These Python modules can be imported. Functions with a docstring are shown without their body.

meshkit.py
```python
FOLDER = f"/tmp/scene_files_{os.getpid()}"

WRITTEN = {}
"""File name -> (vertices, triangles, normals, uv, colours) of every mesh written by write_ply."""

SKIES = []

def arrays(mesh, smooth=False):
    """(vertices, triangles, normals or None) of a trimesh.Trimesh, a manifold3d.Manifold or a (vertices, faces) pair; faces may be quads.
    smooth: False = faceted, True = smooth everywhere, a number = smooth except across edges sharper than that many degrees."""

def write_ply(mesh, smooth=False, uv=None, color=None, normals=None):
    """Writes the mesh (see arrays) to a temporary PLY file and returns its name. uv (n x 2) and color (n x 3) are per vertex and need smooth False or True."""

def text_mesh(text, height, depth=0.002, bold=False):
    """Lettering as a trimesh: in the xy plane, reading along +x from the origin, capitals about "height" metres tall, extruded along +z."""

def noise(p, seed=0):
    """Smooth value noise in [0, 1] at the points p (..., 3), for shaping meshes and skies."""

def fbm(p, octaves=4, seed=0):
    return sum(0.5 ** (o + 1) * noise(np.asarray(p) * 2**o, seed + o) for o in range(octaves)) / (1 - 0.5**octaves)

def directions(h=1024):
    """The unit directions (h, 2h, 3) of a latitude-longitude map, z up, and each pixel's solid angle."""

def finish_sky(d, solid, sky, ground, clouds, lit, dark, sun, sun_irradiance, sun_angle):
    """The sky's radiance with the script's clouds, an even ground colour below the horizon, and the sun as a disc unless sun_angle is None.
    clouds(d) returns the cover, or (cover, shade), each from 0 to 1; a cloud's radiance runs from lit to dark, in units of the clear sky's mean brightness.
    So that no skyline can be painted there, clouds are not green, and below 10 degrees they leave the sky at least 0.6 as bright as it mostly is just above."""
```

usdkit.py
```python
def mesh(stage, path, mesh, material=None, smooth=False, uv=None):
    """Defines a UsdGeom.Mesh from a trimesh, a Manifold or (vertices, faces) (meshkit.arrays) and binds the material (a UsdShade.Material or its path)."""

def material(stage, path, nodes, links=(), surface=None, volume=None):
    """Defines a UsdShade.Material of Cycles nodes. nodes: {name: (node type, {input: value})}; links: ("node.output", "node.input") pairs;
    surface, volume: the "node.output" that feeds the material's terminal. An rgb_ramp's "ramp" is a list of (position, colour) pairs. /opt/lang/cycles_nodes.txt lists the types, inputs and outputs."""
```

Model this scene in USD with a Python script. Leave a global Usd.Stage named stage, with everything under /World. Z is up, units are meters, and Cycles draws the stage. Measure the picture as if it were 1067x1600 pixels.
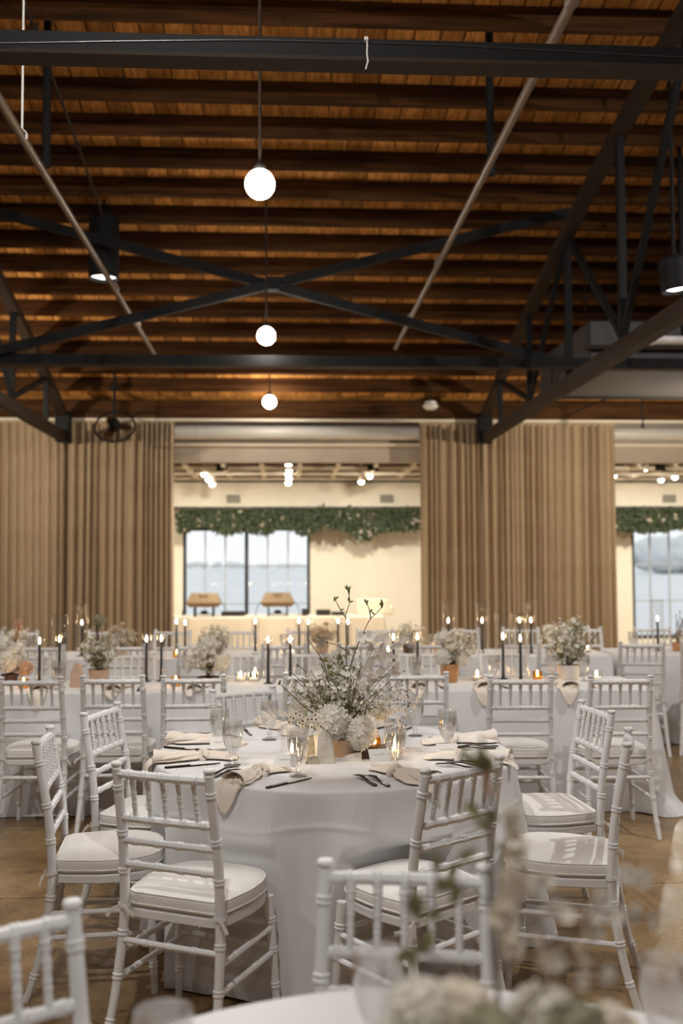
import math, random
import numpy as np, trimesh, usdkit, meshkit
from shapely.geometry import Polygon
from pxr import Usd, UsdGeom, UsdLux, UsdShade, Gf, Sdf

stage = Usd.Stage.CreateInMemory()
UsdGeom.SetStageUpAxis(stage, 'Z'); UsdGeom.SetStageMetersPerUnit(stage, 1.0)
UsdGeom.Xform.Define(stage, '/World'); UsdGeom.Scope.Define(stage, '/World/Looks')
R = random.Random(7); NR = np.random.default_rng(7)
PI = math.pi

# ------------------------------------------------------------------ camera, light, exposure
CAM_H, YAW, PITCH, ROLL = 1.57, math.radians(3.3), math.atan(80 / 1556), math.radians(-0.25)
cam = UsdGeom.Camera.Define(stage, '/World/Camera')
_fw = np.array([math.sin(YAW) * math.cos(PITCH), math.cos(YAW) * math.cos(PITCH), math.sin(PITCH)])
_rt = np.array([math.cos(YAW), -math.sin(YAW), 0]); _up = np.cross(_rt, _fw)
_R, _U = math.cos(ROLL) * _rt + math.sin(ROLL) * _up, -math.sin(ROLL) * _rt + math.cos(ROLL) * _up
cam.AddTransformOp().Set(Gf.Matrix4d(*_R, 0, *_U, 0, *(-_fw), 0, 0, 0, CAM_H, 1))
cam.CreateHorizontalApertureAttr(24.0); cam.CreateVerticalApertureAttr(36.0); cam.CreateFocalLengthAttr(35.0)
cam.CreateFStopAttr(1.8); cam.CreateFocusDistanceAttr(4.0); cam.CreateClippingRangeAttr(Gf.Vec2f(0.05, 2000))
cam.CreateExposureAttr(0.14)
KEY_A, KEY_B, KEY_C, KEY_D, ROOM_CAN, FAR_CAN, GLOBE, SKY = 3300.0, 4200.0, 1600.0, 2600.0, 850.0, 1750.0, 95.0, 0.33
dome = UsdLux.DomeLight.Define(stage, '/World/Sky'); dome.CreateIntensityAttr(SKY); dome.CreateColorAttr(Gf.Vec3f(0.97, 0.99, 1.0))

# ------------------------------------------------------------------ materials
MATS = {}
def mat(name, nodes, links=(), surface='p.BSDF', volume=None):
    MATS[name] = usdkit.material(stage, '/World/Looks/' + name, nodes, links, surface=surface, volume=volume); return MATS[name]
def plain(name, col, rough=0.5, metal=0.0, **kw):
    return mat(name, {'p': ('principled_bsdf', {'base_color': col, 'roughness': rough, 'metallic': metal, **kw})})
def noisy(name, c1, c2, scale, rough=0.6, bump=0.0, detail=4, stretch=(1, 1, 1), metal=0.0, bscale=None, coord='texture_coordinate', lo=.35, hi=.65, per=0.0, **kw):
    n = {'tc': ('texture_coordinate', {}), 'm': ('mapping', {'scale': stretch}), 'n': ('noise_texture', {'scale': scale, 'detail': detail}),
         'r': ('rgb_ramp', {'ramp': [(lo, c1), (hi, c2)]}), 'p': ('principled_bsdf', {'roughness': rough, 'metallic': metal, **kw})}
    l = [('tc.object', 'm.vector'), ('m.vector', 'n.vector'), ('n.fac', 'r.fac')]
    if per:
        n |= {'o': ('object_info', {}), 'mr': ('map_range', {'from_min': 0., 'from_max': 1., 'to_min': 1 - per, 'to_max': 1 + per}), 'h': ('hsv', {'hue': .5, 'saturation': 1., 'fac': 1.})}
        l += [('o.random', 'mr.value'), ('mr.result', 'h.value'), ('r.color', 'h.color'), ('h.color', 'p.base_color')]
    else: l.append(('r.color', 'p.base_color'))
    if bump:
        n |= {'nb': ('noise_texture', {'scale': bscale or scale * 4, 'detail': 3}), 'b': ('bump', {'strength': bump, 'distance': .01})}
        l += [('m.vector', 'nb.vector'), ('nb.fac', 'b.height'), ('b.normal', 'p.normal')]
    return mat(name, n, l)
def emit(name, col, s): return mat(name, {'e': ('emission', {'color': col, 'strength': s})}, surface='e.emission')
def pane(name, tint=(1, 1, 1), gloss=(1, 1, 1), edge=.35, base=.03, rough=0.02):
    """thin clear glass: see-through, reflecting more towards its edges"""
    return mat(name, {'t': ('transparent_bsdf', {'color': tint}), 'g': ('glossy_bsdf', {'color': gloss, 'roughness': rough}), 'f': ('layer_weight', {'blend': .25}), 'r': ('map_range', {'from_min': .0, 'from_max': 1., 'to_min': base, 'to_max': edge}), 'm': ('mix_closure', {})},
               [('f.facing', 'r.value'), ('r.result', 'm.fac'), ('t.BSDF', 'm.closure1'), ('g.BSDF', 'm.closure2')], surface='m.closure')
def leafy(name, c1, c2, tl=.3, rough=.55, scale=40):
    return mat(name, {'tc': ('texture_coordinate', {}), 'n': ('noise_texture', {'scale': scale, 'detail': 2}), 'r': ('rgb_ramp', {'ramp': [(.35, c1), (.65, c2)]}),
        'p': ('principled_bsdf', {'roughness': rough}), 't': ('translucent_bsdf', {}), 'm': ('mix_closure', {'fac': tl})},
        [('tc.object', 'n.vector'), ('n.fac', 'r.fac'), ('r.color', 'p.base_color'), ('r.color', 't.color'), ('p.BSDF', 'm.closure1'), ('t.BSDF', 'm.closure2')], surface='m.closure')

noisy('white_paint', (.76, .77, .79), (.82, .83, .84), 6, rough=.32, bump=.03, bscale=30)
noisy('cushion_cloth', (.78, .765, .74), (.83, .815, .79), 5, rough=.9, bump=.12, bscale=260, sheen_weight=.1)
noisy('table_linen', (.72, .725, .74), (.77, .775, .79), 3, rough=.92, bump=.10, bscale=320, sheen_weight=.08)
noisy('napkin_linen', (.80, .71, .62), (.85, .77, .68), 8, rough=.95, bump=.2, bscale=380)
noisy('napkin_ivory', (.82, .77, .70), (.87, .82, .76), 8, rough=.95, bump=.2, bscale=380)
noisy('buffet_linen', (.60, .50, .38), (.66, .56, .43), 3, rough=.9, bump=.05)
plain('dark_cutlery', (.030, .018, .016), .28, .85)
plain('card_paper', (.82, .81, .79), .8)
plain('ink', (.16, .15, .15), .8)
plain('black_steel', (.010, .0095, .009), .6, .0, ior=1.25)
plain('chord_steel', (.034, .022, .014), .6, .0, ior=1.25)
plain('black_wax', (.018, .016, .017), .4)
plain('grey_pipe', (.17, .12, .085), .4, .5)
plain('white_pipe_paint', (.70, .68, .65), .4)
plain('duct_metal', (.56, .52, .47), .38, .0)
plain('unit_metal', (.05, .044, .044), .55, .0)
plain('wire_black', (.01, .01, .01), .5)
plain('window_frame', (.012, .013, .015), .45)
plain('muntin_grey', (.36, .39, .42), .5)
noisy('cream_wall', (.69, .625, .505), (.72, .655, .535), 2, rough=.85, bump=.03)
noisy('white_joist', (.70, .60, .46), (.74, .65, .51), 3, rough=.7)
noisy('header_paint', (.40, .33, .26), (.44, .37, .29), 3, rough=.7)
noisy('dull_wall', (.44, .42, .40), (.50, .48, .46), 2, rough=.9)
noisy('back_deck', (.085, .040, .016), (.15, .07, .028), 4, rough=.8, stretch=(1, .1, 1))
plain('vent_grey', (.22, .19, .155), .6)
plain('brass', (.20, .135, .075), .42, .5)
plain('tray_black', (.012, .010, .009), .5)
noisy('terracotta', (.55, .38, .27), (.64, .46, .34), 12, rough=.85, bump=.1)
noisy('white_ceramic', (.68, .64, .60), (.72, .68, .64), 12, rough=.6)
noisy('dark_wood', (.05, .025, .014), (.11, .055, .03), 14, rough=.5, stretch=(1, 6, 6))
noisy('amber_wood', (.42, .20, .08), (.55, .28, .12), 14, rough=.5, stretch=(1, 1, 6))
noisy('limestone', (.58, .53, .45), (.72, .67, .59), 22, rough=.9, bump=.5, bscale=60)
noisy('brown_stone', (.30, .25, .19), (.52, .46, .38), 26, rough=.9, bump=.5, bscale=70)
noisy('twig', (.10, .072, .052), (.17, .125, .09), 30, rough=.8)
noisy('pale_twig', (.46, .42, .36), (.56, .52, .46), 30, rough=.8)
leafy('green_leaf', (.155, .155, .062), (.27, .26, .125))
leafy('sage_leaf', (.37, .365, .235), (.49, .475, .335))
leafy('deep_leaf', (.035, .052, .022), (.085, .105, .048))
leafy('white_petal', (.80, .78, .72), (.88, .86, .81), tl=.4, rough=.7)
leafy('cream_petal', (.84, .78, .67), (.90, .85, .77), tl=.4, rough=.7)
leafy('bleached_leaf', (.66, .61, .56), (.76, .71, .66), tl=.35, rough=.7)
leafy('dried_petal', (.50, .40, .30), (.68, .58, .47), tl=.3, rough=.8)
leafy('peach_petal', (.66, .42, .27), (.76, .54, .38), tl=.4, rough=.7)
plain('flower_eye', (.10, .06, .035), .8)
mat('cut_glass', {'t': ('transparent_bsdf', {'color': (.99, .99, .99)}), 'g': ('glossy_bsdf', {'color': (1, 1, 1), 'roughness': .11}), 'f': ('layer_weight', {'blend': .3}), 'r': ('map_range', {'from_min': .0, 'from_max': 1., 'to_min': .13, 'to_max': .42}), 'm': ('mix_closure', {}),
    'gl': ('glass_bsdf', {'color': (1, 1, 1), 'IOR': 1.5, 'roughness': 0.}), 'x': ('mix_closure', {'fac': .13})},
    [('f.facing', 'r.value'), ('r.result', 'm.fac'), ('t.BSDF', 'm.closure1'), ('g.BSDF', 'm.closure2'), ('m.closure', 'x.closure1'), ('gl.BSDF', 'x.closure2')], surface='x.closure')
pane('rim_glass', (.9, .9, .9), edge=.6, base=.3, rough=.15); pane('clear_glass', (.99, .99, .99), edge=.4, base=.06); pane('water', (.975, .975, .97), edge=.22, base=.05, rough=.03)
pane('thin_glass', (.985, .985, .985), edge=.45, base=.08)
pane('window_glass', (.97, .98, .985), edge=.3, base=.03)
pane('amber_glass', (.97, .74, .40), gloss=(1, .8, .5), edge=.3, base=.05)
emit('flame', (1., .70, .36), 85.)
emit('votive_glow', (1., .58, .20), 14.)
emit('globe_glow', (1., .94, .84), GLOBE)
emit('can_lens', (1., .97, .93), 3.0)
emit('bulb_glow', (1., .93, .80), 22.)
# wood of the roof: old joists and boards, tone differs board by board
noisy('joist_wood', (.034, .015, .006), (.085, .036, .012), 3, rough=.9, ior=1.2, stretch=(.35, 6, 6), bump=.25, per=.25)  # darkened further: shade on the joist faces is put into the colour
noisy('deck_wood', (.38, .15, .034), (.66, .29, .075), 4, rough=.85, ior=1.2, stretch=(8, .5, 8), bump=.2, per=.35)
# polished brown concrete
mat('concrete', {'tc': ('texture_coordinate', {}), 'n1': ('noise_texture', {'scale': 1.3, 'detail': 8, 'roughness': .65}), 'n2': ('noise_texture', {'scale': 55., 'detail': 4, 'roughness': .7}),
    'v': ('voronoi_texture', {'scale': 3.1}), 'nv': ('noise_texture', {'scale': 9., 'detail': 5, 'roughness': .6}),
    'r1': ('rgb_ramp', {'ramp': [(.32, (.135, .078, .033)), (.5, (.265, .167, .077)), (.68, (.40, .275, .142))]}),
    'r2': ('rgb_ramp', {'ramp': [(.32, (.62, .58, .54)), (.5, (1, 1, 1)), (.68, (1.25, 1.25, 1.25))]}),
    'r3': ('rgb_ramp', {'ramp': [(.30, (.45, .42, .40)), (.42, (1, 1, 1))]}),
    'm1': ('mix_color', {'blend_type': 'multiply', 'fac': .8}), 'm2': ('mix_color', {'blend_type': 'multiply', 'fac': .7}),
    'rr': ('rgb_ramp', {'ramp': [(.3, (.20, .20, .20)), (.7, (.42, .42, .42))]}), 'b': ('bump', {'strength': .08, 'distance': .004}),
    'p': ('principled_bsdf', {'roughness': .3, 'ior': 1.38})},
    [('tc.object', 'n1.vector'), ('tc.object', 'n2.vector'), ('tc.object', 'nv.vector'), ('n1.fac', 'r1.fac'), ('n2.fac', 'r2.fac'), ('nv.fac', 'r3.fac'),
     ('r1.color', 'm1.a'), ('r2.color', 'm1.b'), ('m1.result', 'm2.a'), ('r3.color', 'm2.b'), ('m2.result', 'p.base_color'), ('n1.fac', 'rr.fac'), ('rr.color', 'p.roughness'), ('n2.fac', 'b.height'), ('b.normal', 'p.normal')])
# sheer taupe drapery lets some light through
mat('drape', {'tc': ('texture_coordinate', {}), 'm': ('mapping', {'scale': (60, 60, 1.2)}), 'n': ('noise_texture', {'scale': 4., 'detail': 3}), 'r': ('rgb_ramp', {'ramp': [(.3, (.45, .325, .20)), (.7, (.55, .41, .262))]}),
    'p': ('principled_bsdf', {'roughness': .85, 'sheen_weight': .15}), 't': ('translucent_bsdf', {}), 'x': ('mix_closure', {'fac': .22})},
    [('tc.object', 'm.vector'), ('m.vector', 'n.vector'), ('n.fac', 'r.fac'), ('r.color', 'p.base_color'), ('r.color', 't.color'), ('p.BSDF', 'x.closure1'), ('t.BSDF', 'x.closure2')], surface='x.closure')
noisy('pale_lot', (.66, .68, .70), (.72, .74, .76), .05, rough=.8)
noisy('misty_tree', (.60, .635, .65), (.67, .70, .71), .6, rough=1.)  # mist in front of the trees is put into their pale colour

# ------------------------------------------------------------------ scene helpers
USED = {}
def numbered(parent, name):
    k = (parent, name); n = USED.get(k, -1) + 1; USED[k] = n
    return f'{parent}/{name}' + (f'_{n:03d}' if n else '')
def tag(prim, label=None, cat=None, group=None, kind=None):
    for k, v in (('label', label), ('category', cat), ('group', group), ('kind', kind)):
        if v: prim.SetCustomDataByKey(k, v)
    return prim
def xf(path, loc=(0, 0, 0), rotz=0.0):
    x = UsdGeom.Xform.Define(stage, path); x.AddTranslateOp().Set(Gf.Vec3d(*map(float, loc))); x.AddRotateZOp().Set(float(rotz)); return x.GetPrim()
def thing(name, label, cat, loc=(0, 0, 0), rotz=0.0, group=None, kind=None):
    return tag(xf(numbered('/World', name), loc, rotz), label, cat, group, kind)
def part(parent, name, mesh, m, smooth=35, kind=None, label=None):
    p = usdkit.mesh(stage, numbered(str(parent.GetPath()) if not isinstance(parent, str) else parent, name), mesh, MATS[m], smooth=smooth).GetPrim()
    return tag(p, label=label, kind=kind)
def single(name, mesh, m, label, cat, loc=(0, 0, 0), group=None, kind=None, smooth=35):
    p = usdkit.mesh(stage, numbered('/World', name), mesh, MATS[m], smooth=smooth)
    if any(loc): p.AddTranslateOp().Set(Gf.Vec3d(*map(float, loc)))
    return tag(p.GetPrim(), label, cat, group, kind)
def struct(name, mesh=None, m=None, smooth=False):
    if mesh is None: return tag(xf('/World/' + name), kind='structure')
    return tag(usdkit.mesh(stage, '/World/' + name, mesh, MATS[m], smooth=smooth).GetPrim(), kind='structure')
def dup(src, loc, rotz, label, group=None, cat=None):
    base = src.GetName(); base = base[:-4] if base[-4] == '_' and base[-3:].isdigit() else base
    x = xf(numbered('/World', base), loc, rotz)
    x.GetReferences().AddInternalReference(src.GetPath()); x.SetInstanceable(True)
    return tag(x, label, cat or src.GetCustomDataByKey('category'), group or src.GetCustomDataByKey('group'))
ORD = 'first second third fourth fifth sixth seventh eighth ninth tenth eleventh twelfth thirteenth fourteenth fifteenth sixteenth'.split()

# ------------------------------------------------------------------ mesh helpers
cat_ = lambda ms: trimesh.util.concatenate(ms) if len(ms) > 1 else ms[0]
def TM(v, f): return trimesh.Trimesh(np.asarray(v, float), np.asarray(f, int), process=False)
def quads(v, q):
    q = np.asarray(q, int); return TM(v, np.vstack([q[:, [0, 1, 2]], q[:, [0, 2, 3]]]))
def box(x0, x1, y0, y1, z0, z1):
    m = trimesh.creation.box((x1 - x0, y1 - y0, z1 - z0)); m.apply_translation(((x0 + x1) / 2, (y0 + y1) / 2, (z0 + z1) / 2)); return m
def rbox(x0, x1, y0, y1, z0, z1, c=.004):
    """box with chamfered edges"""
    v = []
    for sx in (0, 1):
        for sy in (0, 1):
            for sz in (0, 1):
                p = np.array([(x0, x1)[sx], (y0, y1)[sy], (z0, z1)[sz]]); d = np.array([1 - 2 * sx, 1 - 2 * sy, 1 - 2 * sz]) * c
                for a in range(3):
                    e = d.copy(); e[a] = 0; v.append(p + e)
    return trimesh.convex.convex_hull(np.array(v))
def bar(a, b, w, h, up=(0, 0, 1)):
    """rectangular bar from a to b, w across, h along up"""
    a, b = np.array(a, float), np.array(b, float); d = (b - a) / np.linalg.norm(b - a)
    s = np.cross(d, up); s /= np.linalg.norm(s); u = np.cross(s, d)
    v = [p + sx * s * w / 2 + sz * u * h / 2 for p in (a, b) for sx, sz in ((-1, -1), (1, -1), (1, 1), (-1, 1))]
    return TM(v, [[0, 1, 2], [0, 2, 3], [4, 6, 5], [4, 7, 6]] + [t for i in range(4) for t in ([i, i + 4, (i + 1) % 4], [(i + 1) % 4, i + 4, (i + 1) % 4 + 4])]).__class__(np.array(v), fixw(v))
def fixw(v):
    f = [[0, 3, 2], [0, 2, 1], [4, 5, 6], [4, 6, 7]]
    for i in range(4):
        j = (i + 1) % 4; f += [[i, j, j + 4], [i, j + 4, i + 4]]
    m = trimesh.Trimesh(np.array(v), np.array(f), process=False)
    if m.volume < 0: m.invert()
    return m.faces
def lathe(profile, n=20, mod=None):
    """profile: (r, z) list, revolved about z; mod(angle, z) scales the radius"""
    pr = np.array(profile, float); a = np.arange(n) / n * 2 * PI; v = []
    for r, z in pr:
        k = np.array([mod(t, z) for t in a]) if mod else 1
        v.append(np.stack([r * k * np.cos(a), r * k * np.sin(a), np.full(n, z)], 1))
    v = np.vstack(v); q = []
    for i in range(len(pr) - 1):
        for j in range(n):
            k = (j + 1) % n; q.append((i * n + j, i * n + k, (i + 1) * n + k, (i + 1) * n + j))
    m = quads(v, q); m.update_faces(m.area_faces > 1e-14); m.merge_vertices()
    if m.volume < 0: m.invert()
    return m
def sweep(pts, rad, n=8, caps=True):
    p = np.array(pts, float); m = len(p); rad = np.broadcast_to(np.asarray(rad, float), (m,))
    t = np.gradient(p, axis=0); t /= np.maximum(np.linalg.norm(t, axis=1, keepdims=True), 1e-12)
    ref = np.array([0, 0, 1.]) if abs(t[0][2]) < .9 else np.array([0, 1., 0])
    s = np.cross(t[0], ref); s /= np.linalg.norm(s); rings = []; a = np.arange(n) / n * 2 * PI
    for i in range(m):
        s = s - t[i] * (s @ t[i]); s /= np.linalg.norm(s); u = np.cross(t[i], s)
        rings.append(p[i] + rad[i] * (np.cos(a)[:, None] * s + np.sin(a)[:, None] * u))
    v = np.vstack(rings); f = []
    for i in range(m - 1):
        for j in range(n):
            k = (j + 1) % n; f += [(i * n + j, i * n + k, (i + 1) * n + k), (i * n + j, (i + 1) * n + k, (i + 1) * n + j)]
    if caps:
        v = np.vstack([v, p[0], p[-1]])
        for j in range(n):
            k = (j + 1) % n; f += [(m * n, k, j), (m * n + 1, (m - 1) * n + j, (m - 1) * n + k)]
    return TM(v, f)
def smoothpath(pts, k=6):
    p = np.array(pts, float); t = np.concatenate([[0], np.cumsum(np.linalg.norm(np.diff(p, axis=0), axis=1))]); x = np.linspace(0, t[-1], k)
    if len(p) < 3: return np.stack([np.interp(x, t, p[:, i]) for i in range(3)], 1)
    from scipy.interpolate import PchipInterpolator
    return np.stack([PchipInterpolator(t, p[:, i])(x) for i in range(3)], 1)
def bamboo(path, r0, rings, n=10, taper=None, rs=1.0):
    """turned bamboo rod: a path with double raised rings at the given arc lengths (fractions)"""
    p = np.array(path, float); L = np.concatenate([[0], np.cumsum(np.linalg.norm(np.diff(p, axis=0), axis=1))]); T = L[-1]
    s = [(x, 1.0) for x in L]
    for g in rings:
        c = g * T
        s += [(c + d * rs, k) for d, k in ((-.0105, 1), (-.0085, 1.2), (-.0035, 1.2), (-.0012, 1.02), (.0012, 1.02), (.0035, 1.2), (.0085, 1.2), (.0105, 1))]
    s = sorted(x for x in s if 0 <= x[0] <= T); x = np.array([a for a, _ in s]); k = np.array([b for _, b in s])
    keep = np.concatenate([[True], np.diff(x) > 1e-5]); x, k = x[keep], k[keep]
    tp = np.interp(x / T, *zip(*taper)) if taper else 1.0
    return sweep(np.stack([np.interp(x, L, p[:, i]) for i in range(3)], 1), r0 * k * tp, n)
def blob(c, r, seed=0, sub=2, amp=.25, freq=1.6, sc=(1, 1, 1)):
    m = trimesh.creation.icosphere(sub, 1.0); v = np.array(m.vertices)
    k = 1 + amp * (meshkit.fbm(v * freq + seed * 7.3 + 20, 3, seed) - .5) * 2
    m.vertices = v * k[:, None] * r * np.array(sc) + np.array(c); return m
def disc(r, n=24, z=0): return lathe([(0, z - .0005), (r, z - .0005), (r, z), (0, z)], n)
def unit(v): v = np.array(v, float); return v / max(np.linalg.norm(v), 1e-9)
def frame(n):
    n = unit(n); a = np.cross(n, (0, 0, 1) if abs(n[2]) < .9 else (1, 0, 0)); a = unit(a); return a, np.cross(n, a), n
def leaf(base, d, length, width, nrm=(0, 0, 1), cup=.25, bend=.2):
    """one blade with a midrib fold, 12 triangles"""
    d = unit(d); s = unit(np.cross(d, nrm) if np.linalg.norm(np.cross(d, nrm)) > .05 else np.cross(d, (1, .3, .2))); u = np.cross(s, d); v = []; b = np.array(base, float)
    for t, w in ((0, .04), (.25, .42), (.55, .5), (.82, .3), (1, .02)):
        c = b + d * length * t - u * bend * length * t * t
        v += [c - s * width * w + u * cup * width * w, c, c + s * width * w + u * cup * width * w]
    f = []
    for i in range(4):
        for j in range(2):
            a = i * 3 + j; f += [(a, a + 1, a + 4), (a, a + 4, a + 3)]
    return TM(v, f)
def bloom(c, nrm, r, n=5, cup=.35, wid=.55, rnd=None):
    a, b, m = frame(nrm); ms = []; o = (rnd or R).random() * 6
    for i in range(n):
        t = o + i * 2 * PI / n; d = math.cos(t) * a + math.sin(t) * b + cup * m
        ms.append(leaf(c, d, r, r * wid * 2, nrm=m, cup=.2, bend=-.1))
    return cat_(ms)
def tiny(c, nrm, r, n=4, rnd=None):
    """small four-petalled floret, 2 triangles a petal"""
    a, b, m = frame(nrm); o = (rnd or R).random() * 6; v, f = [], []; c = np.array(c, float)
    for i in range(n):
        t = o + i * 2 * PI / n; e, g = math.cos(t) * a + math.sin(t) * b, -math.sin(t) * a + math.cos(t) * b; k = len(v)
        v += [c, c + r * (.6 * e + .42 * g + .12 * m), c + r * (1.0 * e + .2 * m), c + r * (.6 * e - .42 * g + .12 * m)]; f += [(k, k + 1, k + 2), (k, k + 2, k + 3)]
    return TM(v, f)
def hydrangea(c, r, n=110, seed=0, sz=.24):
    g = random.Random(seed); ms = [blob(c, r * .86, seed, 2, .08)]
    for i in range(n):
        z = 1 - 2 * (i + .5) / n; t = i * 2.39996 + g.random() * .4; q = math.sqrt(1 - z * z); d = np.array([q * math.cos(t), q * math.sin(t), z])
        ms.append(tiny(np.array(c) + d * r * (.9 + .12 * g.random()), d + np.array([g.gauss(0, .35) for _ in range(3)]), r * sz * (1 + .3 * g.random()), 4, g))
    return cat_(ms)

# ------------------------------------------------------------------ roof curve (bowstring)
def z_chord(y): return 5.741 - .0149 * (y - 1.418) ** 2
def z_deck(y): return z_chord(y) + .374
def deck_slope(y): return -2 * .0149 * (y - 1.418)

# ------------------------------------------------------------------ the room shell
YB, YF = -10.5, 13.72        # back wall, curtain wall
XL, XR = -9.0, 9.6
fl = struct('floor')
JY = 4.86
for a, b in ((YB, JY - .004), (JY + .004, 17.0)): part(fl, 'slab', box(XL, XR, a, b, -.06, 0), 'concrete', False)
part(fl, 'joint_filler', box(XL, XR, JY - .004, JY + .004, -.06, -.004), 'wire_black', False)
struct('wall_left', box(XL - .15, XL, YB, 17.2, 0, 6.2), 'dull_wall')
struct('wall_right', box(XR, XR + .15, YB, 17.2, 0, 6.2), 'dull_wall')
struct('wall_back', box(XL, XR, YB - .15, YB, 0, 4.4), 'dull_wall')
wf = struct('wall_front')
part(wf, 'header_panel', box(XL, XR, 14.06, 14.22, 3.0, 3.55), 'header_paint', False)
part(wf, 'upper_wall', box(XL, XR, 13.95, 14.2, 3.55, 4.35), 'dull_wall', False)
for a, b in ((XL, -1.72), (2.14, 4.38), (8.3, XR)): part(wf, 'wall_pier', box(a, b, 14.06, 14.22, 0, 3.0), 'header_paint', False)
part(wf, 'ledge', box(XL, XR, 13.98, 14.08, 3.222, 3.262), 'white_joist', False)
# ceiling: boards laid along the arch on joists
ceil = struct('ceiling')
def arch_strip(x0, x1, ya, yb, n, lift=0.0, th=.03):
    y = np.linspace(ya, yb, n); z = np.array([z_deck(t) for t in y]) + lift; v = []
    for t, h in zip(y, z): v += [(x0, t, h), (x1, t, h), (x1, t, h + th), (x0, t, h + th)]
    q = [(0, 1, 2, 3), tuple((n - 1) * 4 + i for i in (3, 2, 1, 0))]
    for i in range(n - 1):
        for j in range(4):
            k = (j + 1) % 4; q.append((i * 4 + j, (i + 1) * 4 + j, (i + 1) * 4 + k, i * 4 + k))
    return quads(v, q)
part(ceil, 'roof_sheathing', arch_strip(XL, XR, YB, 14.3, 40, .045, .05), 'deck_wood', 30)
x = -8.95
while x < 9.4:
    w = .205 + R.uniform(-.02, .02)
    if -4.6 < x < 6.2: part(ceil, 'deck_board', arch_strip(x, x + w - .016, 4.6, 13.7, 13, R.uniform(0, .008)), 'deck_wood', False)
    x += w
# joists at 0.457 m along the arch
yy = np.linspace(4, 14, 4001); S = np.concatenate([[0], np.cumsum(np.hypot(np.diff(yy), np.diff(z_deck(yy))))]); s0 = np.interp(7.265, yy, S)
k = -6
while True:
    s = s0 + (k + .5) * .4574
    if s > S[-1]: break
    y = float(np.interp(s, S, yy)); k += 1
    if y > 13.6: break
    z = z_deck(y); m = deck_slope(y); nx = unit((0, -m, 1)); c = np.array([0, y, z]) - nx * .098
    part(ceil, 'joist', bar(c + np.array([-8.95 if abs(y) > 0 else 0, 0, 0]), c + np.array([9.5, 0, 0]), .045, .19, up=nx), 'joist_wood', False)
part(ceil, 'wall_plate', box(XL, XR, 13.62, 13.95, 3.565, 3.80), 'joist_wood', False)

# far room seen through the openings
struct('wall_far_side', box(4.2, 4.26, 14.3, 14.301, 0, .001), 'cream_wall') if False else None
fr = struct('wall_far')
def wall_with_holes(x0, x1, z0, z1, holes, y, th):
    ms, xs = [], sorted({x0, x1, *[h for a in holes for h in a[:2]]})
    for a, b in zip(xs, xs[1:]):
        hs = [h for h in holes if h[0] <= a and h[1] >= b]
        if hs: ms += [box(a, b, y, y + th, z0, hs[0][2]), box(a, b, y, y + th, hs[0][3], z1)]
        else: ms.append(box(a, b, y, y + th, z0, z1))
    return cat_(ms)
W1, W2 = (-1.71, .44, .26, 2.18), (6.03, 8.18, .24, 2.18)
part(fr, 'wall_face', wall_with_holes(XL, XR, 0, 3.5, (W1, W2), 17.0, .18), 'cream_wall', False)
part(fr, 'bulkhead', box(XL, XR, 16.6, 17.0, 2.515, 2.92), 'cream_wall', False)
part(fr, 'bulkhead_trim', box(XL, XR, 16.58, 17.0, 2.49, 2.515), 'window_frame', False)
part(fr, 'bulkhead_lip', box(XL, XR, 16.57, 16.62, 2.80, 2.86), 'white_joist', False)
fc = struct('ceiling_far')
part(fc, 'far_deck', box(XL, XR, 14.25, 17.0, 3.75, 3.8), 'back_deck', False)
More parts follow.
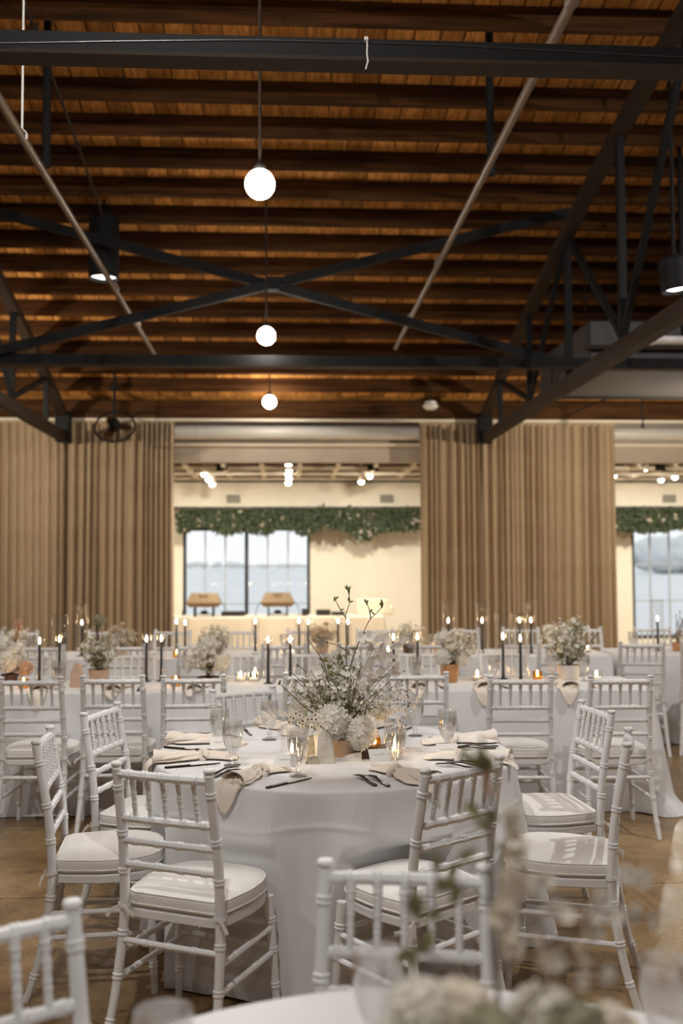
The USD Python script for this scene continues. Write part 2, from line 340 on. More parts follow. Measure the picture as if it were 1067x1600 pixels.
part(fc, 'wood_band', box(XL, XR, 16.66, 17.0, 2.92, 3.75), 'back_deck', False)
for i in range(33): part(fc, 'far_joist', box(-8.6 + i * .55, -8.54 + i * .55, 14.22, 16.62, 2.955, 3.005), 'white_joist', False)
for y in (14.5, 15.4, 16.3): part(fc, 'far_purlin', box(XL, XR, y, y + .05, 2.935, 2.99), 'white_joist', False)
for i, xv in enumerate((-.84, 1.716, 6.55)):
    t = thing('wall_vent', ('grey wall vent above the left half of the long window', 'grey wall vent high above the tan riser box', 'grey wall vent above the window at the right edge')[i], 'vent', (xv, 16.585, 2.645))
    part(t, 'frame', cat_([box(-.11, .11, -.012, .012, .05, .065), box(-.11, .11, -.012, .012, -.065, -.05), box(-.11, -.095, -.012, .012, -.05, .05), box(.095, .11, -.012, .012, -.05, .05)]), 'vent_grey', False)
    part(t, 'louvre', cat_([box(-.095, .095, -.006, .01, -.05 + j * .02, -.036 + j * .02) for j in range(5)]), 'vent_grey', False)
def window(n, W, mull, cols, rows):
    w = struct(f'window_{n}'); x0, x1, z0, z1 = W; y = 17.02
    for nm, m in (('frame_side', box(x0, x0 + .05, y, y + .1, z0, z1)), ('frame_side', box(x1 - .05, x1, y, y + .1, z0, z1)), ('frame_top', box(x0, x1, y, y + .1, z1 - .05, z1)), ('frame_sill', box(x0, x1, y, y + .1, z0, z0 + .06))): part(w, nm, m, 'window_frame', False)
    for xm in mull: part(w, 'mullion', box(xm - .03, xm + .03, y, y + .1, z0, z1), 'window_frame', False)
    for xm in cols: part(w, 'muntin', box(xm - .011, xm + .011, y + .03, y + .07, z0, z1), 'muntin_grey', False)
    for zm in rows: part(w, 'transom', box(x0, x1, y + .03, y + .07, zm - .011, zm + .011), 'muntin_grey', False)
    xs, zs = sorted([x0 + .04, x1 - .04, *mull, *cols]), sorted([z0 + .05, z1 - .04, *rows])
    for a, b in zip(xs, xs[1:]):
        for c, d in zip(zs, zs[1:]): part(w, 'pane', box(a, b, y + .046, y + .052, c, d), 'window_glass', False)
window(1, W1, (-.64,), (-1.34, -1.0, -.28, .065), (.89, 1.53))
window(2, W2, (7.1,), (6.372, 6.713, 7.46, 7.82), (.89, 1.53))
# outside: a pale open lot under an overcast sky and trees tinted pale for mist at its far edge
single('lot_ground', box(-220, 260, 17.2, 620, -.4, -.3), 'pale_lot', 'pale grey open lot stretching away outside the far windows', 'ground', kind='structure', smooth=False)
for i, (tx, ty, h, w, lb) in enumerate(((-48, 420, 2.6, 26, 'mist-tinted grey tree at the far left of the long window'), (-28, 425, 3.0, 24, 'mist-tinted grey tree seen right of the first window bar'), (-8, 420, 2.0, 26, 'low mist-tinted tree seen in the middle of the left sash'), (10, 430, 1.9, 26, 'low mist-tinted tree just left of the thick window bar'), (28, 430, 2.9, 24, 'mist-tinted grey tree seen in the first column of the right sash'), (46, 430, 2.4, 26, 'mist-tinted grey tree seen at the right end of the long window'),
        (60, 150, 6.6, 9, 'tall rounded mist-tinted tree in the right edge window'), (49.5, 150, 4.6, 5, 'lower mist-tinted tree at the left of the right edge window'), (66, 160, 6.0, 9, 'rightmost mist-tinted tree in the right edge window'))):
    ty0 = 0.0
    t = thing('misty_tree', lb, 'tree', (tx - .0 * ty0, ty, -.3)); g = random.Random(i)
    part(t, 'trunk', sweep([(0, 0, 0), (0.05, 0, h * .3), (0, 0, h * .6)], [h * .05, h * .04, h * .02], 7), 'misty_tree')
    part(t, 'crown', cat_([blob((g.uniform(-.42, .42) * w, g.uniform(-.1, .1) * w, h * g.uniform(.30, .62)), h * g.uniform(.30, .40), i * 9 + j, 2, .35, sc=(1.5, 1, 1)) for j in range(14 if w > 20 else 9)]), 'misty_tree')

# drapery
def pleated(x0, x1, z0, z1, seed, amp=.05, lam=.13):
    g = np.random.default_rng(seed); n = int((x1 - x0) / .011); u = np.linspace(0, 1, n); X = x0 + (x1 - x0) * u
    ph = np.cumsum(np.clip(g.normal(1, .35, n) * (.45 + 1.2 * meshkit.noise(np.stack([X * 5.3, X * 0 + seed, X * 0], 1), seed)), .2, 2.4)); ph = ph / ph[-1] * (x1 - x0) / lam * 2 * PI
    A = amp * (.25 + 1.5 * meshkit.fbm(np.stack([X * 3.1, X * 0 + seed, X * 0], 1), 2, seed))
    v = []; zs = np.linspace(z1, z0, 16)
    for z in zs:
        t = (z1 - z) / (z1 - z0); k = .75 + .35 * t; w = ph + .5 * np.sin(t * 2.2 + X * 3)
        y = A * k * (np.sin(w) + .35 * np.sin(2 * w + 1)) ; v.append(np.stack([X + .012 * np.cos(w) * k, y, np.full(n, z)], 1))
    v = np.vstack(v); q = [(i * n + j, i * n + j + 1, (i + 1) * n + j + 1, (i + 1) * n + j) for i in range(15) for j in range(n - 1)]
    back = v.copy(); back[:, 1] += .004; N = len(v)
    q2 = [(N + d, N + c, N + b, N + a) for a, b, c, d in q]
    return quads(np.vstack([v, back]), q + q2)
for (a, b, seed, lb) in ((-4.8, -2.949, 3, 'tan floor-length drape at the far left edge'), (-2.951, -1.495, 4, 'tan floor-length drape ending at the left side of the wide opening'),
                         (1.875, 2.706, 5, 'narrow tan drape at the right side of the wide opening'), (2.704, 4.64, 6, 'wide tan drape right of the roof truss end')):
    t = thing('curtain', lb, 'curtain', (0, 13.66, 0))
    part(t, 'fabric', pleated(a, b, .015, 3.50, seed, .046, .095), 'drape', 60)
    part(t, 'heading_tape', box(a, b, -.012, .012, 3.48, 3.515), 'drape', False)
ct = thing('curtain_track', 'pale straight curtain track along the top of the drapes', 'curtain track', (0, 13.64, 3.535))
part(ct, 'rail', box(-8.9, 9.5, -.02, .02, -.016, .02), 'white_joist', False)
for i in range(12): part(ct, 'bracket', box(-8 + i * 1.5, -7.96 + i * 1.5, -.01, .01, .02, .035), 'black_steel', False)
d = thing('air_duct', 'round metal air duct running above the openings behind the drapes', 'duct', (0, 13.86, 3.395))
def tube_x(x0, x1, r, n=16, y=0, z=0): return sweep([(x0, y, z), (x1, y, z)], r, n)
part(d, 'duct_pipe', tube_x(-8.9, 9.5, .098, 20), 'duct_metal')
for i in range(8): part(d, 'seam_ring', tube_x(-7.5 + i * 2.1, -7.47 + i * 2.1, .103, 20), 'duct_metal')

# ------------------------------------------------------------------ steel of the roof
def truss(x, label, yk=None):
    t = thing('roof_truss', label, 'roof truss', kind='thing')
    ys = np.linspace(-10.0, 13.45, 26)
    part(t, 'bottom_chord', bar((x, -10.2, 3.36), (x, 13.5, 3.27), .10, .13), 'chord_steel', False)
    v = []; n = len(ys)
    for y in ys:
        z = max(z_chord(y), 3.36); v += [(x - .06, y, z - .10), (x + .06, y, z - .10), (x + .06, y, z), (x - .06, y, z)]
    q = [(0, 1, 2, 3), tuple((n - 1) * 4 + i for i in (3, 2, 1, 0))] + [(i * 4 + j, (i + 1) * 4 + j, (i + 1) * 4 + (j + 1) % 4, i * 4 + (j + 1) % 4) for i in range(n - 1) for j in range(4)]
    part(t, 'top_chord', quads(v, q), 'chord_steel', False)
    web = [-9.0 + i * 1.53 for i in range(15)]
    for i, y in enumerate(web):
        y = min(y, 12.9)
        part(t, 'web_post', bar((x, y, 3.36), (x, y, z_chord(y) - .05), .06, .06, up=(0, 1, 0)), 'black_steel', False)
        if i + 1 < len(web):
            y2 = min(web[i + 1], 12.9); lo, hi = ((y, y2) if i % 2 else (y2, y))
            part(t, 'web_diagonal', bar((x, lo, 3.38), (x, hi, z_chord(hi) - .06), .05, .05, up=(1, 0, 0)), 'black_steel', False)
    part(t, 'end_plate', box(x - .09, x + .09, 13.3, 13.52, 3.2, 3.60), 'black_steel', False)
truss(2.74, 'dark steel bowstring truss on the right with its end on the wide drape')
truss(-2.94, 'dark steel bowstring truss on the left with its end on the left drape')
def strut(y, z, lb):
    t = thing('steel_strut', lb, 'steel beam')
    part(t, 'angle_web', box(-8.9, 9.5, y - .008, y + .008, z - .06, z + .05), 'black_steel', False)
    part(t, 'angle_flange', box(-8.9, 9.5, y - .09, y + .008, z - .075, z - .06), 'chord_steel', False)
    return t
strut(3.62, 3.475, 'wide dark steel beam crossing the top of the view close up')
strut(9.3, 3.475, 'thin dark steel beam crossing beyond the steel cross brace')
cb = thing('cross_brace', 'dark steel X brace between the two roof trusses', 'cross brace')
part(cb, 'brace_bar', bar((-2.94, 9.27, 3.46), (2.74, 9.27, 4.93), .05, .085), 'black_steel', False)
part(cb, 'brace_bar', bar((-2.94, 9.33, 4.93), (2.74, 9.33, 3.46), .05, .085), 'black_steel', False)
part(cb, 'gusset', box(-.16, -.04, 9.24, 9.36, 4.14, 4.26), 'black_steel', False)
def ypipe(lb, x, y0, y1, z, r, hang):
    t = thing('sprinkler_pipe', lb, 'pipe')
    part(t, 'pipe', sweep([(x, y0, z), (x, y1, z - .03)], r, 14), 'grey_pipe')
    for y in (y0 + 2.2, y0 + 6.1, y1 - 1.4): part(t, 'coupling', sweep([(x, y, z), (x, y + .09, z)], r * 1.3, 14), 'grey_pipe')
    for y in hang:
        hz = part(t, 'hanger', cat_([sweep([(x, y, z + r), (x, y, z_deck(y) - .01)], .006, 6), lathe([(r * 1.05, -.012), (r * 1.25, -.012), (r * 1.25, .012), (r * 1.05, .012), (r * 1.05, -.012)], 14).apply_transform(trimesh.transformations.rotation_matrix(PI / 2, (1, 0, 0))).apply_translation((x, y, z))]), 'white_pipe_paint')
ypipe('straight grey sprinkler pipe slanting up to the right edge of the roof', 1.29, 2.0, 11.35, 4.08, .025, (3.2,))
ypipe('straight grey sprinkler pipe on the left with a white hanger', -1.48, 2.6, 11.45, 4.0, .025, (5.62,))
for xx, lb in ((-1.72, 'short black drop rod hanging at the top left of the roof'), (1.54, 'short black drop rod hanging right of the nearest globe')):
    t = thing('drop_rod', lb, 'rod', (xx, 7.2, 0))
    part(t, 'rod', sweep([(0, 0, 4.47), (0, 0, z_deck(7.2))], .03, 10), 'black_steel'); part(t, 'end_cap', lathe([(0, 4.45), (.034, 4.45), (.034, 4.49), (0, 4.49)], 12), 'black_steel')
pts = [(-6 + i * .5, 3.52, 3.392 - .02 * math.sin(i * .9) + .004 * i) for i in range(25)]
t = thing('power_cable', 'thin black cable strung along the lower edge of the near beam', 'cable')
part(t, 'cable', sweep(smoothpath(pts, 90), .0035, 6), 'wire_black')
t = thing('cable_tie', 'small white cable tie hanging from the near beam', 'cable tie', (.30, 3.515, 3.42))
part(t, 'strap', sweep([(0, 0, .055), (.004, -.003, .03), (.002, -.003, 0), (.006, 0, -.03), (-.002, 0, -.06)], .003, 6), 'white_pipe_paint'); part(t, 'tie_head', rbox(-.007, .007, -.006, .006, .045, .06, .002), 'white_pipe_paint')
t = thing('wiring_conduit', 'thin brown conduit running up the roof to the left spotlight', 'conduit')
part(t, 'conduit', sweep([(-1.72 - .02 * (9.5 - y), y, z_deck(y) - .27) for y in np.linspace(5.6, 9.5, 12)], .012, 8), 'chord_steel')
for y in (7.0, 8.4): part(t, 'clip', box(-1.72 - .02 * (9.5 - y) - .03, -1.72 - .02 * (9.5 - y) + .03, y - .01, y + .01, z_deck(y) - .285, z_deck(y) - .24), 'chord_steel', False)
# big air unit, white pipe and drop on the right
t = thing('air_handler', 'large grey metal air handling box hung right of the truss', 'air handler', (4.6, 10.3, 3.5))
part(t, 'casing', rbox(-1.65, 1.75, -.9, .95, -.02, .42, .02), 'unit_metal'); part(t, 'bottom_flange', cat_([box(-1.68, 1.78, -.93, -.88, -.045, .0), box(-1.68, 1.78, .93, .98, -.045, 0)]), 'black_steel', False); part(t, 'top_rail', box(-1.7, 1.8, -.97, -.90, .12, .16), 'chord_steel', False)
for sx in (-1.4, 1.5): part(t, 'hanger_rod', sweep([(sx, 0, .4), (sx, 0, z_deck(10.3) - 3.5)], .008, 6), 'black_steel')
t = thing('white_pipe', 'white horizontal pipe at the right edge under the roof', 'pipe', (0, 8.5, 3.52))
part(t, 'pipe', tube_x(3.07, 6.6, .037, 14), 'white_pipe_paint'); part(t, 'coupling', tube_x(3.18, 3.25, .046, 14), 'white_pipe_paint')
part(t, 'bracket', box(3.5, 3.53, -.02, .02, .03, z_deck(8.5) - 3.52), 'black_steel', False)
t = thing('conduit_drop', 'dark bent conduit with a drop rod above the right opening', 'conduit', (4.5, 12.2, 0))
part(t, 'conduit', sweep(smoothpath([(-.75, .9, 3.50), (-.3, .2, 3.68), (0, 0, 3.75), (.35, -.1, 3.76), (.9, -.2, 3.78)], 16), .012, 8), 'chord_steel'); part(t, 'drop_rod', sweep([(0, 0, 3.76), (0, 0, 3.28)], .011, 8), 'black_steel'); part(t, 'drop_tip', lathe([(0, 3.24), (.02, 3.25), (.024, 3.29), (0, 3.31)], 10), 'black_steel')
# fan with a round cage
t = thing('caged_fan', 'black round caged fan hanging above the left drape', 'fan', (-2.2, 13.05, 3.36))
RM = trimesh.transformations.rotation_matrix
tilt = RM(math.radians(56), (1, 0, 0))
ring = [(math.cos(a) * .26, math.sin(a) * .26, 0) for a in np.linspace(0, 2 * PI, 41)]
part(t, 'cage_ring', sweep(ring, .014, 8, caps=False).apply_transform(tilt), 'black_steel')
for a in range(4): part(t, 'cage_spoke', sweep([(0, 0, .02), (math.cos(a * PI / 2 + .5) * .25, math.sin(a * PI / 2 + .5) * .25, 0)], .007, 6).apply_transform(tilt), 'black_steel')
for a in range(3):
    g = a * 2 * PI / 3; part(t, 'fan_blade', leaf((0.03 * math.cos(g), .03 * math.sin(g), -.02), (math.cos(g), math.sin(g), .1), .2, .13).apply_transform(tilt), 'joist_wood')
part(t, 'motor', lathe([(0, -.06), (.05, -.05), (.075, 0), (.07, .09), (.03, .12), (0, .12)], 16).apply_transform(tilt), 'black_steel')
part(t, 'stem', sweep([(0, -.05, .1), (0, -.05, .80)], .018, 8), 'black_steel'); part(t, 'canopy', lathe([(0, .46), (.06, .47), (.06, .53), (.02, .56), (0, .56)], 14).apply_translation((0, -.05, 0)), 'black_steel')
t = thing('dome_lamp', 'small white dome lamp under the roof above the right drape edge', 'lamp', (1.94, 13.0, 3.64))
part(t, 'dome', lathe([(0, -.05), (.06, -.045), (.095, -.02), (.105, .01), (.09, .02), (0, .02)], 20), 'white_pipe_paint'); part(t, 'base_ring', lathe([(0, .02), (.075, .02), (.075, .06), (0, .06)], 20), 'white_pipe_paint'); part(t, 'stem', sweep([(0, 0, .05), (0, 0, .25)], .012, 8), 'black_steel')

# ------------------------------------------------------------------ lamps
def globe(y, x, z, lb):
    t = thing('globe_pendant', lb, 'pendant lamp', (x, y, z), group='globe pendants hung in a line')
    m = trimesh.creation.icosphere(3, .085); part(t, 'globe', m, 'globe_glow', True)
    part(t, 'cap', lathe([(0, .078), (.03, .078), (.034, .088), (.03, .11), (.012, .13), (0, .13)], 16), 'black_steel')
    part(t, 'stem', sweep([(0, 0, .12), (0, 0, z_deck(y) - z - .02)], .010, 8), 'chord_steel')
for y, x, z, lb in ((5.5, -.133, 3.694, 'largest and nearest glowing white globe pendant'), (9.17, -.163, 3.679, 'middle glowing white globe pendant below the cross brace'), (12.9, -.188, 3.67, 'smallest and lowest glowing globe pendant near the drapes')): globe(y, x, z, lb)
def can_lamp(lb, loc, aim, power, r=.055, col=(1., .93, .84), lens=True, body=.145, h=.5):
    """black cylinder spotlight: its own disk light sits in the mouth and shines towards aim"""
    t = thing('spotlight', lb, 'spotlight', loc)
    d = unit(np.array(aim, float) - np.array(loc)); M = np.eye(4); a, b, n = frame(d); M[:3, 0], M[:3, 1], M[:3, 2] = a, b, -n
    prof = [(0, h), (body * .8, h), (body, h - .03), (body, 0), (body - .012, 0), (body - .012, .06), (0, .06)]
    part(t, 'housing', lathe(prof, 24).apply_transform(M), 'black_steel')
    if lens: part(t, 'lens', lathe([(0, .008), (body * .45, .012), (body - .016, .035), (body - .016, .055), (0, .055)], 24).apply_transform(M), 'can_lens')
    top = -d * h; zt = 3.455 - loc[2] if abs(loc[1] - 10.3) < .05 and loc[0] > 3 else z_deck(loc[1]) - loc[2] - .02 if loc[1] < 13.7 else 3.75 - loc[2]
    if zt > top[2]: part(t, 'stem', sweep([tuple(top * .96), (top[0], top[1], zt)], .016, 8), 'black_steel')
    L = UsdLux.DiskLight.Define(stage, str(t.GetPath()) + '/light'); L.CreateRadiusAttr(r); L.CreateIntensityAttr(power); L.CreateColorAttr(Gf.Vec3f(*col))
    p = d * .02; L.AddTransformOp().Set(Gf.Matrix4d(*a, 0, *b, 0, *(-n), 0, *p, 1))
    return t
can_lamp('black cylinder spotlight with a lit lens at the left under the roof', (-1.735, 9.6, 4.32), (-1.735, 9.55, 0), ROOM_CAN * .25, r=.10, h=.62)
can_lamp('black cylinder spotlight over the right truss chord', (2.98, 7.3, 3.62), (3.3, 7.2, 0), ROOM_CAN * .3, r=.06, body=.12, h=.26)
NEUT, WARM = (1., .968, .912), (1., .90, .74)
can_lamp('black key spotlight high above and behind the viewer', (-.6, .6, 5.35), (-.1, 3.6, .6), KEY_A, r=.05, col=NEUT)
can_lamp('black key spotlight high on the right of the round table', (4.6, 4.3, 5.25), (1.0, 4.6, .6), KEY_B, r=.05, col=NEUT)
can_lamp('black key spotlight high on the left of the round table', (-4.2, 3.4, 5.15), (-.4, 4.3, .6), KEY_C, r=.05, col=NEUT)
can_lamp('black key spotlight hung over the round table', (-.9, 3.5, 5.45), (-.2, 4.2, .6), KEY_D, r=.05, col=NEUT)
for i, (a, b, zl, aim, pw, col) in enumerate(((-4.3, 10.3, 3.15, (-2.5, 13.5, 2.8), 1.3, WARM), (5.3, 10.3, 2.92, (2.7, 13.5, 2.4), 2.0, WARM), (-5.2, 6.2, 4.8, (-3.6, 6.9, .7), .5, NEUT), (6.1, 6.6, 4.8, (3.6, 7.6, .7), .5, NEUT), (.4, -3.5, 4.9, (.4, -3.4, 0), .35, NEUT), (-5, -4.0, 4.9, (-5, -3.9, 0), .5, NEUT), (5.5, -4.0, 4.9, (5.5, -3.9, 0), .5, NEUT))):  # added unseen spotlights: drape wash and general fill
    can_lamp(f'added black fill spotlight outside the view, number {ORD[i]}', (a, b, zl), aim, ROOM_CAN * pw, r=.08, col=col)
def track_head(lb, loc, aim=(0, 0, -1), s=1.0):
    t = thing('track_lamp', lb, 'track lamp', loc); a, b, n = frame(aim); M = np.eye(4); M[:3, 0], M[:3, 1], M[:3, 2] = a, b, -n
    part(t, 'shade', lathe([(0, .12 * s), (.035 * s, .12 * s), (.05 * s, 0), (.046 * s, 0), (.03 * s, .1 * s), (0, .1 * s)], 14).apply_transform(M), 'white_joist')
    part(t, 'bulb', trimesh.creation.icosphere(2, .044 * s).apply_transform(M), 'bulb_glow', True); part(t, 'stem', sweep([(0, 0, .08), (0, 0, max(.1, 3.75 - loc[2]))], .008, 6), 'white_joist')
for i, (px, y, z) in enumerate(((-1.195, 15.0, 2.92), (-1.155, 15.3, 2.866), (-1.12, 15.6, 2.815))): track_head(f'{ORD[i]} of three lit track lamps in a slanting row over the long window', (px, y, z))
for i in range(5): track_head(f'{ORD[i]} from the top of the five stacked lit bulbs left of the tan wall', (.065 + .012 * (i % 2), 14.78 + i * .25, 3.035 - i * .046))
track_head('single lit track lamp in front of the cream bulkhead', (1.205, 15.5, 2.845)); track_head('dim track lamp just right of the single lit one', (1.30, 15.1, 2.90), (.6, .3, -.6))
for i, (px, y, z) in enumerate(((5.4, 16.0, 2.99), (5.57, 15.9, 3.03), (5.75, 15.5, 3.06), (5.88, 15.1, 3.12), (6.15, 15.9, 2.91), (6.3, 15.7, 2.94))): track_head(f'{ORD[i]} lit lamp from the left beyond the right opening', (px, y, z))
for i, (a, b) in enumerate(((-.9, 14.5), (1.3, 14.5), (5.6, 14.5), (7.6, 14.5), (-3.5, 14.5))):  # added lamps that brighten the far wall and buffet
    can_lamp(f'added far room fill light flush under the joists, {ORD[i]} in the row', (a, b, 2.93), (a, b + .3, 0), FAR_CAN * 1.15, r=.07, col=(1., .94, .80), body=.08, h=.1)

# greenery along the bulkhead
def garland(x0, x1, seed, lb):
    g = random.Random(seed); t = thing('hanging_garland', lb, 'garland', (0, 16.52, 2.5)); ms, fl = [], []
    part(t, 'vine', sweep([(x, .01 * math.sin(x * 9), -.03 + .015 * math.sin(x * 6)) for x in np.linspace(x0, x1, 40)], .012, 6), 'twig')
    for i in range(int((x1 - x0) * 1150)):
        x = g.uniform(x0, x1); hang = .20 + .20 * meshkit.noise(np.array([x * 3, seed, 0.])); z = -hang * g.random() ** .8 * 1.35; b = np.array([x, g.uniform(-.10, .05), z])
        (fl if g.random() < .035 and z < -.06 else ms).append(leaf(b, (g.gauss(0, .7), g.gauss(-.4, .5), g.gauss(-.6, .5)), g.uniform(.05, .10), g.uniform(.022, .045), nrm=(g.gauss(0, .5), -1, .3)))
    part(t, 'foliage', cat_(ms), 'deep_leaf', False, kind='stuff'); part(t, 'dried_leaf', cat_(fl), 'dried_petal', False, kind='stuff')
garland(-1.75, 2.25, 11, 'dark green leafy garland above the wide opening window'); garland(4.3, 8.6, 12, 'dark green leafy garland above the window at the right edge')

# ------------------------------------------------------------------ buffet
def rect_cloth(x0, x1, y0, y1, z, seed, flare=.035, amp=.012, corner=.10, pool=0.0, hem=.004, rad=.03, flat=()):
    """cloth draped over a rectangular top down to the floor, with soft folds and corner cascades"""
    g = np.random.default_rng(seed); pts, nrm, cd = [], [], []; c = [(x1, y0), (x1, y1), (x0, y1), (x0, y0)]; prev = (x0, y0)
    corners = [(x0, y0), (x1, y0), (x1, y1), (x0, y1)]
    for i in range(4):
        a, b = np.array(corners[i]), np.array(corners[(i + 1) % 4]); L = np.linalg.norm(b - a); d = (b - a) / L; o = np.array([d[1], -d[0]]); n = max(8, int(L / .035))
        for t in np.linspace(rad, L - rad, n): pts.append(a + d * t); nrm.append(o); cd.append(min(t, L - t))
        d2 = np.array([-d[1], d[0]])
        for k in range(1, 6):
            th = k / 6 * PI / 2; cc = b - d * rad + d2 * rad; o2 = o * math.cos(th) + d * math.sin(th); pts.append(cc + o2 * rad); nrm.append(o2); cd.append(0)
    P, N, C = np.array(pts), np.array(nrm), np.array(cd); n = len(P); s = np.concatenate([[0], np.cumsum(np.linalg.norm(np.diff(P, axis=0), axis=1))])
    f = sum(a * np.sin(s * w + p) for a, w, p in ((.5, 9 + g.random() * 2, g.random() * 6), (.35, 17 + g.random() * 3, g.random() * 6), (.3, 29, g.random() * 6)))
    f = np.sign(f) * np.abs(f) ** .8; cen = np.clip(P, [x0 + (y1 - y0) / 2, (y0 + y1) / 2], [x1 - (y1 - y0) / 2, (y0 + y1) / 2]); v = []
    for k in (0, .5, .85): v.append(np.column_stack([cen + (P - cen) * k, np.full(n, z)]))
    for a in np.linspace(0, PI / 2, 4): v.append(np.column_stack([P + N * (.008 * math.sin(a) - .008), np.full(n, z - .008 * (1 - math.cos(a)))]))
    for t in np.linspace(.04, 1, 22):
        off = flare * t + amp * f * min(1, t * 1.6) + corner * np.exp(-(C / .09) ** 2) * t ** 1.2 + pool * np.exp(-(C / .12) ** 2) * max(0, t - .88) / .12
        zz = (z - .008) * (1 - t) + hem * t + .006 * (f > .3) * (t > .99)
        v.append(np.column_stack([P + N * np.maximum(off, .002)[:, None], zz]) if np.ndim(zz) else np.column_stack([P + N * np.maximum(off, .002)[:, None], np.full(n, zz)]))
    rows = len(v); v = np.vstack(v); q = [(i * n + j, (i + 1) * n + j, (i + 1) * n + (j + 1) % n, i * n + (j + 1) % n) for i in range(rows - 1) for j in range(n)]
    for sd in flat: v[:, 0] = np.minimum(v[:, 0], x1 + .004) if sd > 0 else np.maximum(v[:, 0], x0 - .004)
    m = quads(v, q); m.invert(); m.update_faces(m.area_faces > 1e-12)
    return m
single('tablecloth', rect_cloth(-2.3, 1.52, 15.05, 15.85, .765, 51, corner=.05), 'buffet_linen', 'tan cloth covering the buffet in front of the far window', 'tablecloth', smooth=50)
t = thing('riser_box', 'tan draped riser box at the right end of the buffet', 'box', (1.37, 15.62, 0))
part(t, 'tall_box', rbox(-.245, .245, -.14, .2, .765, 1.005, .012), 'buffet_linen'); part(t, 'low_step', rbox(.245, .33, -.14, .2, .765, .90, .012), 'buffet_linen')
def chafer(x, lb):
    t = thing('chafing_dish', lb, 'chafing dish', (x, 15.3, .766), group='chafing dishes on the buffet')
    def frus(w0, d0, z0, w1, d1, z1): return trimesh.convex.convex_hull(np.array([(sx * w, sy * dd, z) for w, dd, z in ((w0, d0, z0), (w1, d1, z1)) for sx in (-1, 1) for sy in (-1, 1)]))
    part(t, 'lid', cat_([frus(.26, .17, .195, .262, .172, .215), frus(.26, .17, .215, .19, .11, .36)]), 'brass', 20); part(t, 'pan', frus(.21, .14, .15, .25, .165, .195), 'brass', 20)
    part(t, 'lid_handle', sweep([(-.06, -.12, .33), (-.05, -.15, .35), (.05, -.15, .35), (.06, -.12, .33)], .008, 8), 'brass')
    for sx in (-1, 1):
        for sy in (-1, 1): part(t, 'leg', bar((sx * .14, sy * .11, 0), (sx * .14, sy * .12, .17), .022, .022, up=(0, 1, 0)), 'tray_black', False)
        part(t, 'side_handle', sweep(smoothpath([(sx * .255, 0, .22), (sx * .30, 0, .16), (sx * .33, 0, .05), (sx * .33, 0, .003)], 10), .006, 6), 'tray_black')
    part(t, 'burner', lathe([(0, .045), (.05, .045), (.055, .085), (.03, .095), (0, .095)], 16), 'tray_black'); part(t, 'burner_shelf', rbox(-.14, .14, -.08, .08, .035, .045, .002), 'tray_black')
chafer(-1.215, 'brass roll-top chafing dish at the left end of the buffet'); chafer(-.10, 'brass roll-top chafing dish right of the thick window bar')
def tray(x, w, h, lb):
    t = thing('serving_tray', lb, 'tray', (x, 15.45, .766))
    part(t, 'tray_base', rbox(-w / 2, w / 2, -.12, .12, .002, .02, .004), 'tray_black')
    part(t, 'rim', cat_([box(-w / 2, w / 2, -.12, -.105, .02, h), box(-w / 2, w / 2, .105, .12, .02, h), box(-w / 2, -w / 2 + .015, -.105, .105, .02, h), box(w / 2 - .015, w / 2, -.105, .105, .02, h)]), 'tray_black', False)
tray(-.78, .36, .07, 'long black serving tray between the two chafing dishes'); tray(.05 + .27, .10, .10, 'small black serving box right of the second chafing dish'); tray(.60, .22, .085, 'black serving tray in front of the cream wall'); tray(.83, .20, .05, 'low black serving tray left of the riser box')

# ------------------------------------------------------------------ chairs
def post_path(sx):
    return [(sx * .200, -.275, .0), (sx * .188, -.215, .22), (sx * .180, -.190, .43), (sx * .178, -.200, .61), (sx * .1745, -.228, .775), (sx * .1725, -.252, .905)]
def at_z(path, z):
    p = np.array(path); return np.array([np.interp(z, p[:, 2], p[:, 0]), np.interp(z, p[:, 2], p[:, 1]), z])
def seat_outline(g=0.0):
    pts = []
    for a in np.linspace(-PI / 2, PI / 2, 1): pass
    fw, bw, f, b = .205 + g, .176 + g, .205 + g, -.185 - g
    P = [(-bw, b), (bw, b)]
    for a in np.linspace(0, PI, 17):
        c = math.cos(a); s = math.sin(a); P.append((fw * np.sign(c) * abs(c) ** .62, -.02 + (f + .02) * s ** .72))
    return Polygon(P).buffer(-.045).buffer(.045)
def slab(poly, layers):
    """stack of offset outlines: (inset, z) from bottom to top, capped"""
    ref = None; rings = []
    c = np.array(poly.centroid.coords[0]); n = 48
    for ins, z in layers:
        q = poly.buffer(-ins) if ins else poly
        r = [];
        for a in np.arange(n) / n * 2 * PI:
            d = np.array([math.cos(a), math.sin(a)]); lo, hi = 0, .5
            from shapely.geometry import LineString
            s = LineString([c, c + d * .6]).intersection(q); r.append(np.array(s.coords[-1]))
        rings.append(np.column_stack([np.array(r), np.full(n, z)]))
    v = np.vstack(rings + [[(*c, layers[0][1]), (*c, layers[-1][1])]]); m = len(layers); f = []
    for i in range(m - 1):
        for j in range(n):
            k = (j + 1) % n; f += [(i * n + j, i * n + k, (i + 1) * n + k), (i * n + j, (i + 1) * n + k, (i + 1) * n + j)]
    for j in range(n):
        k = (j + 1) % n; f += [(m * n, k, j), (m * n + 1, (m - 1) * n + j, (m - 1) * n + k)]
    return TM(v, f), rings
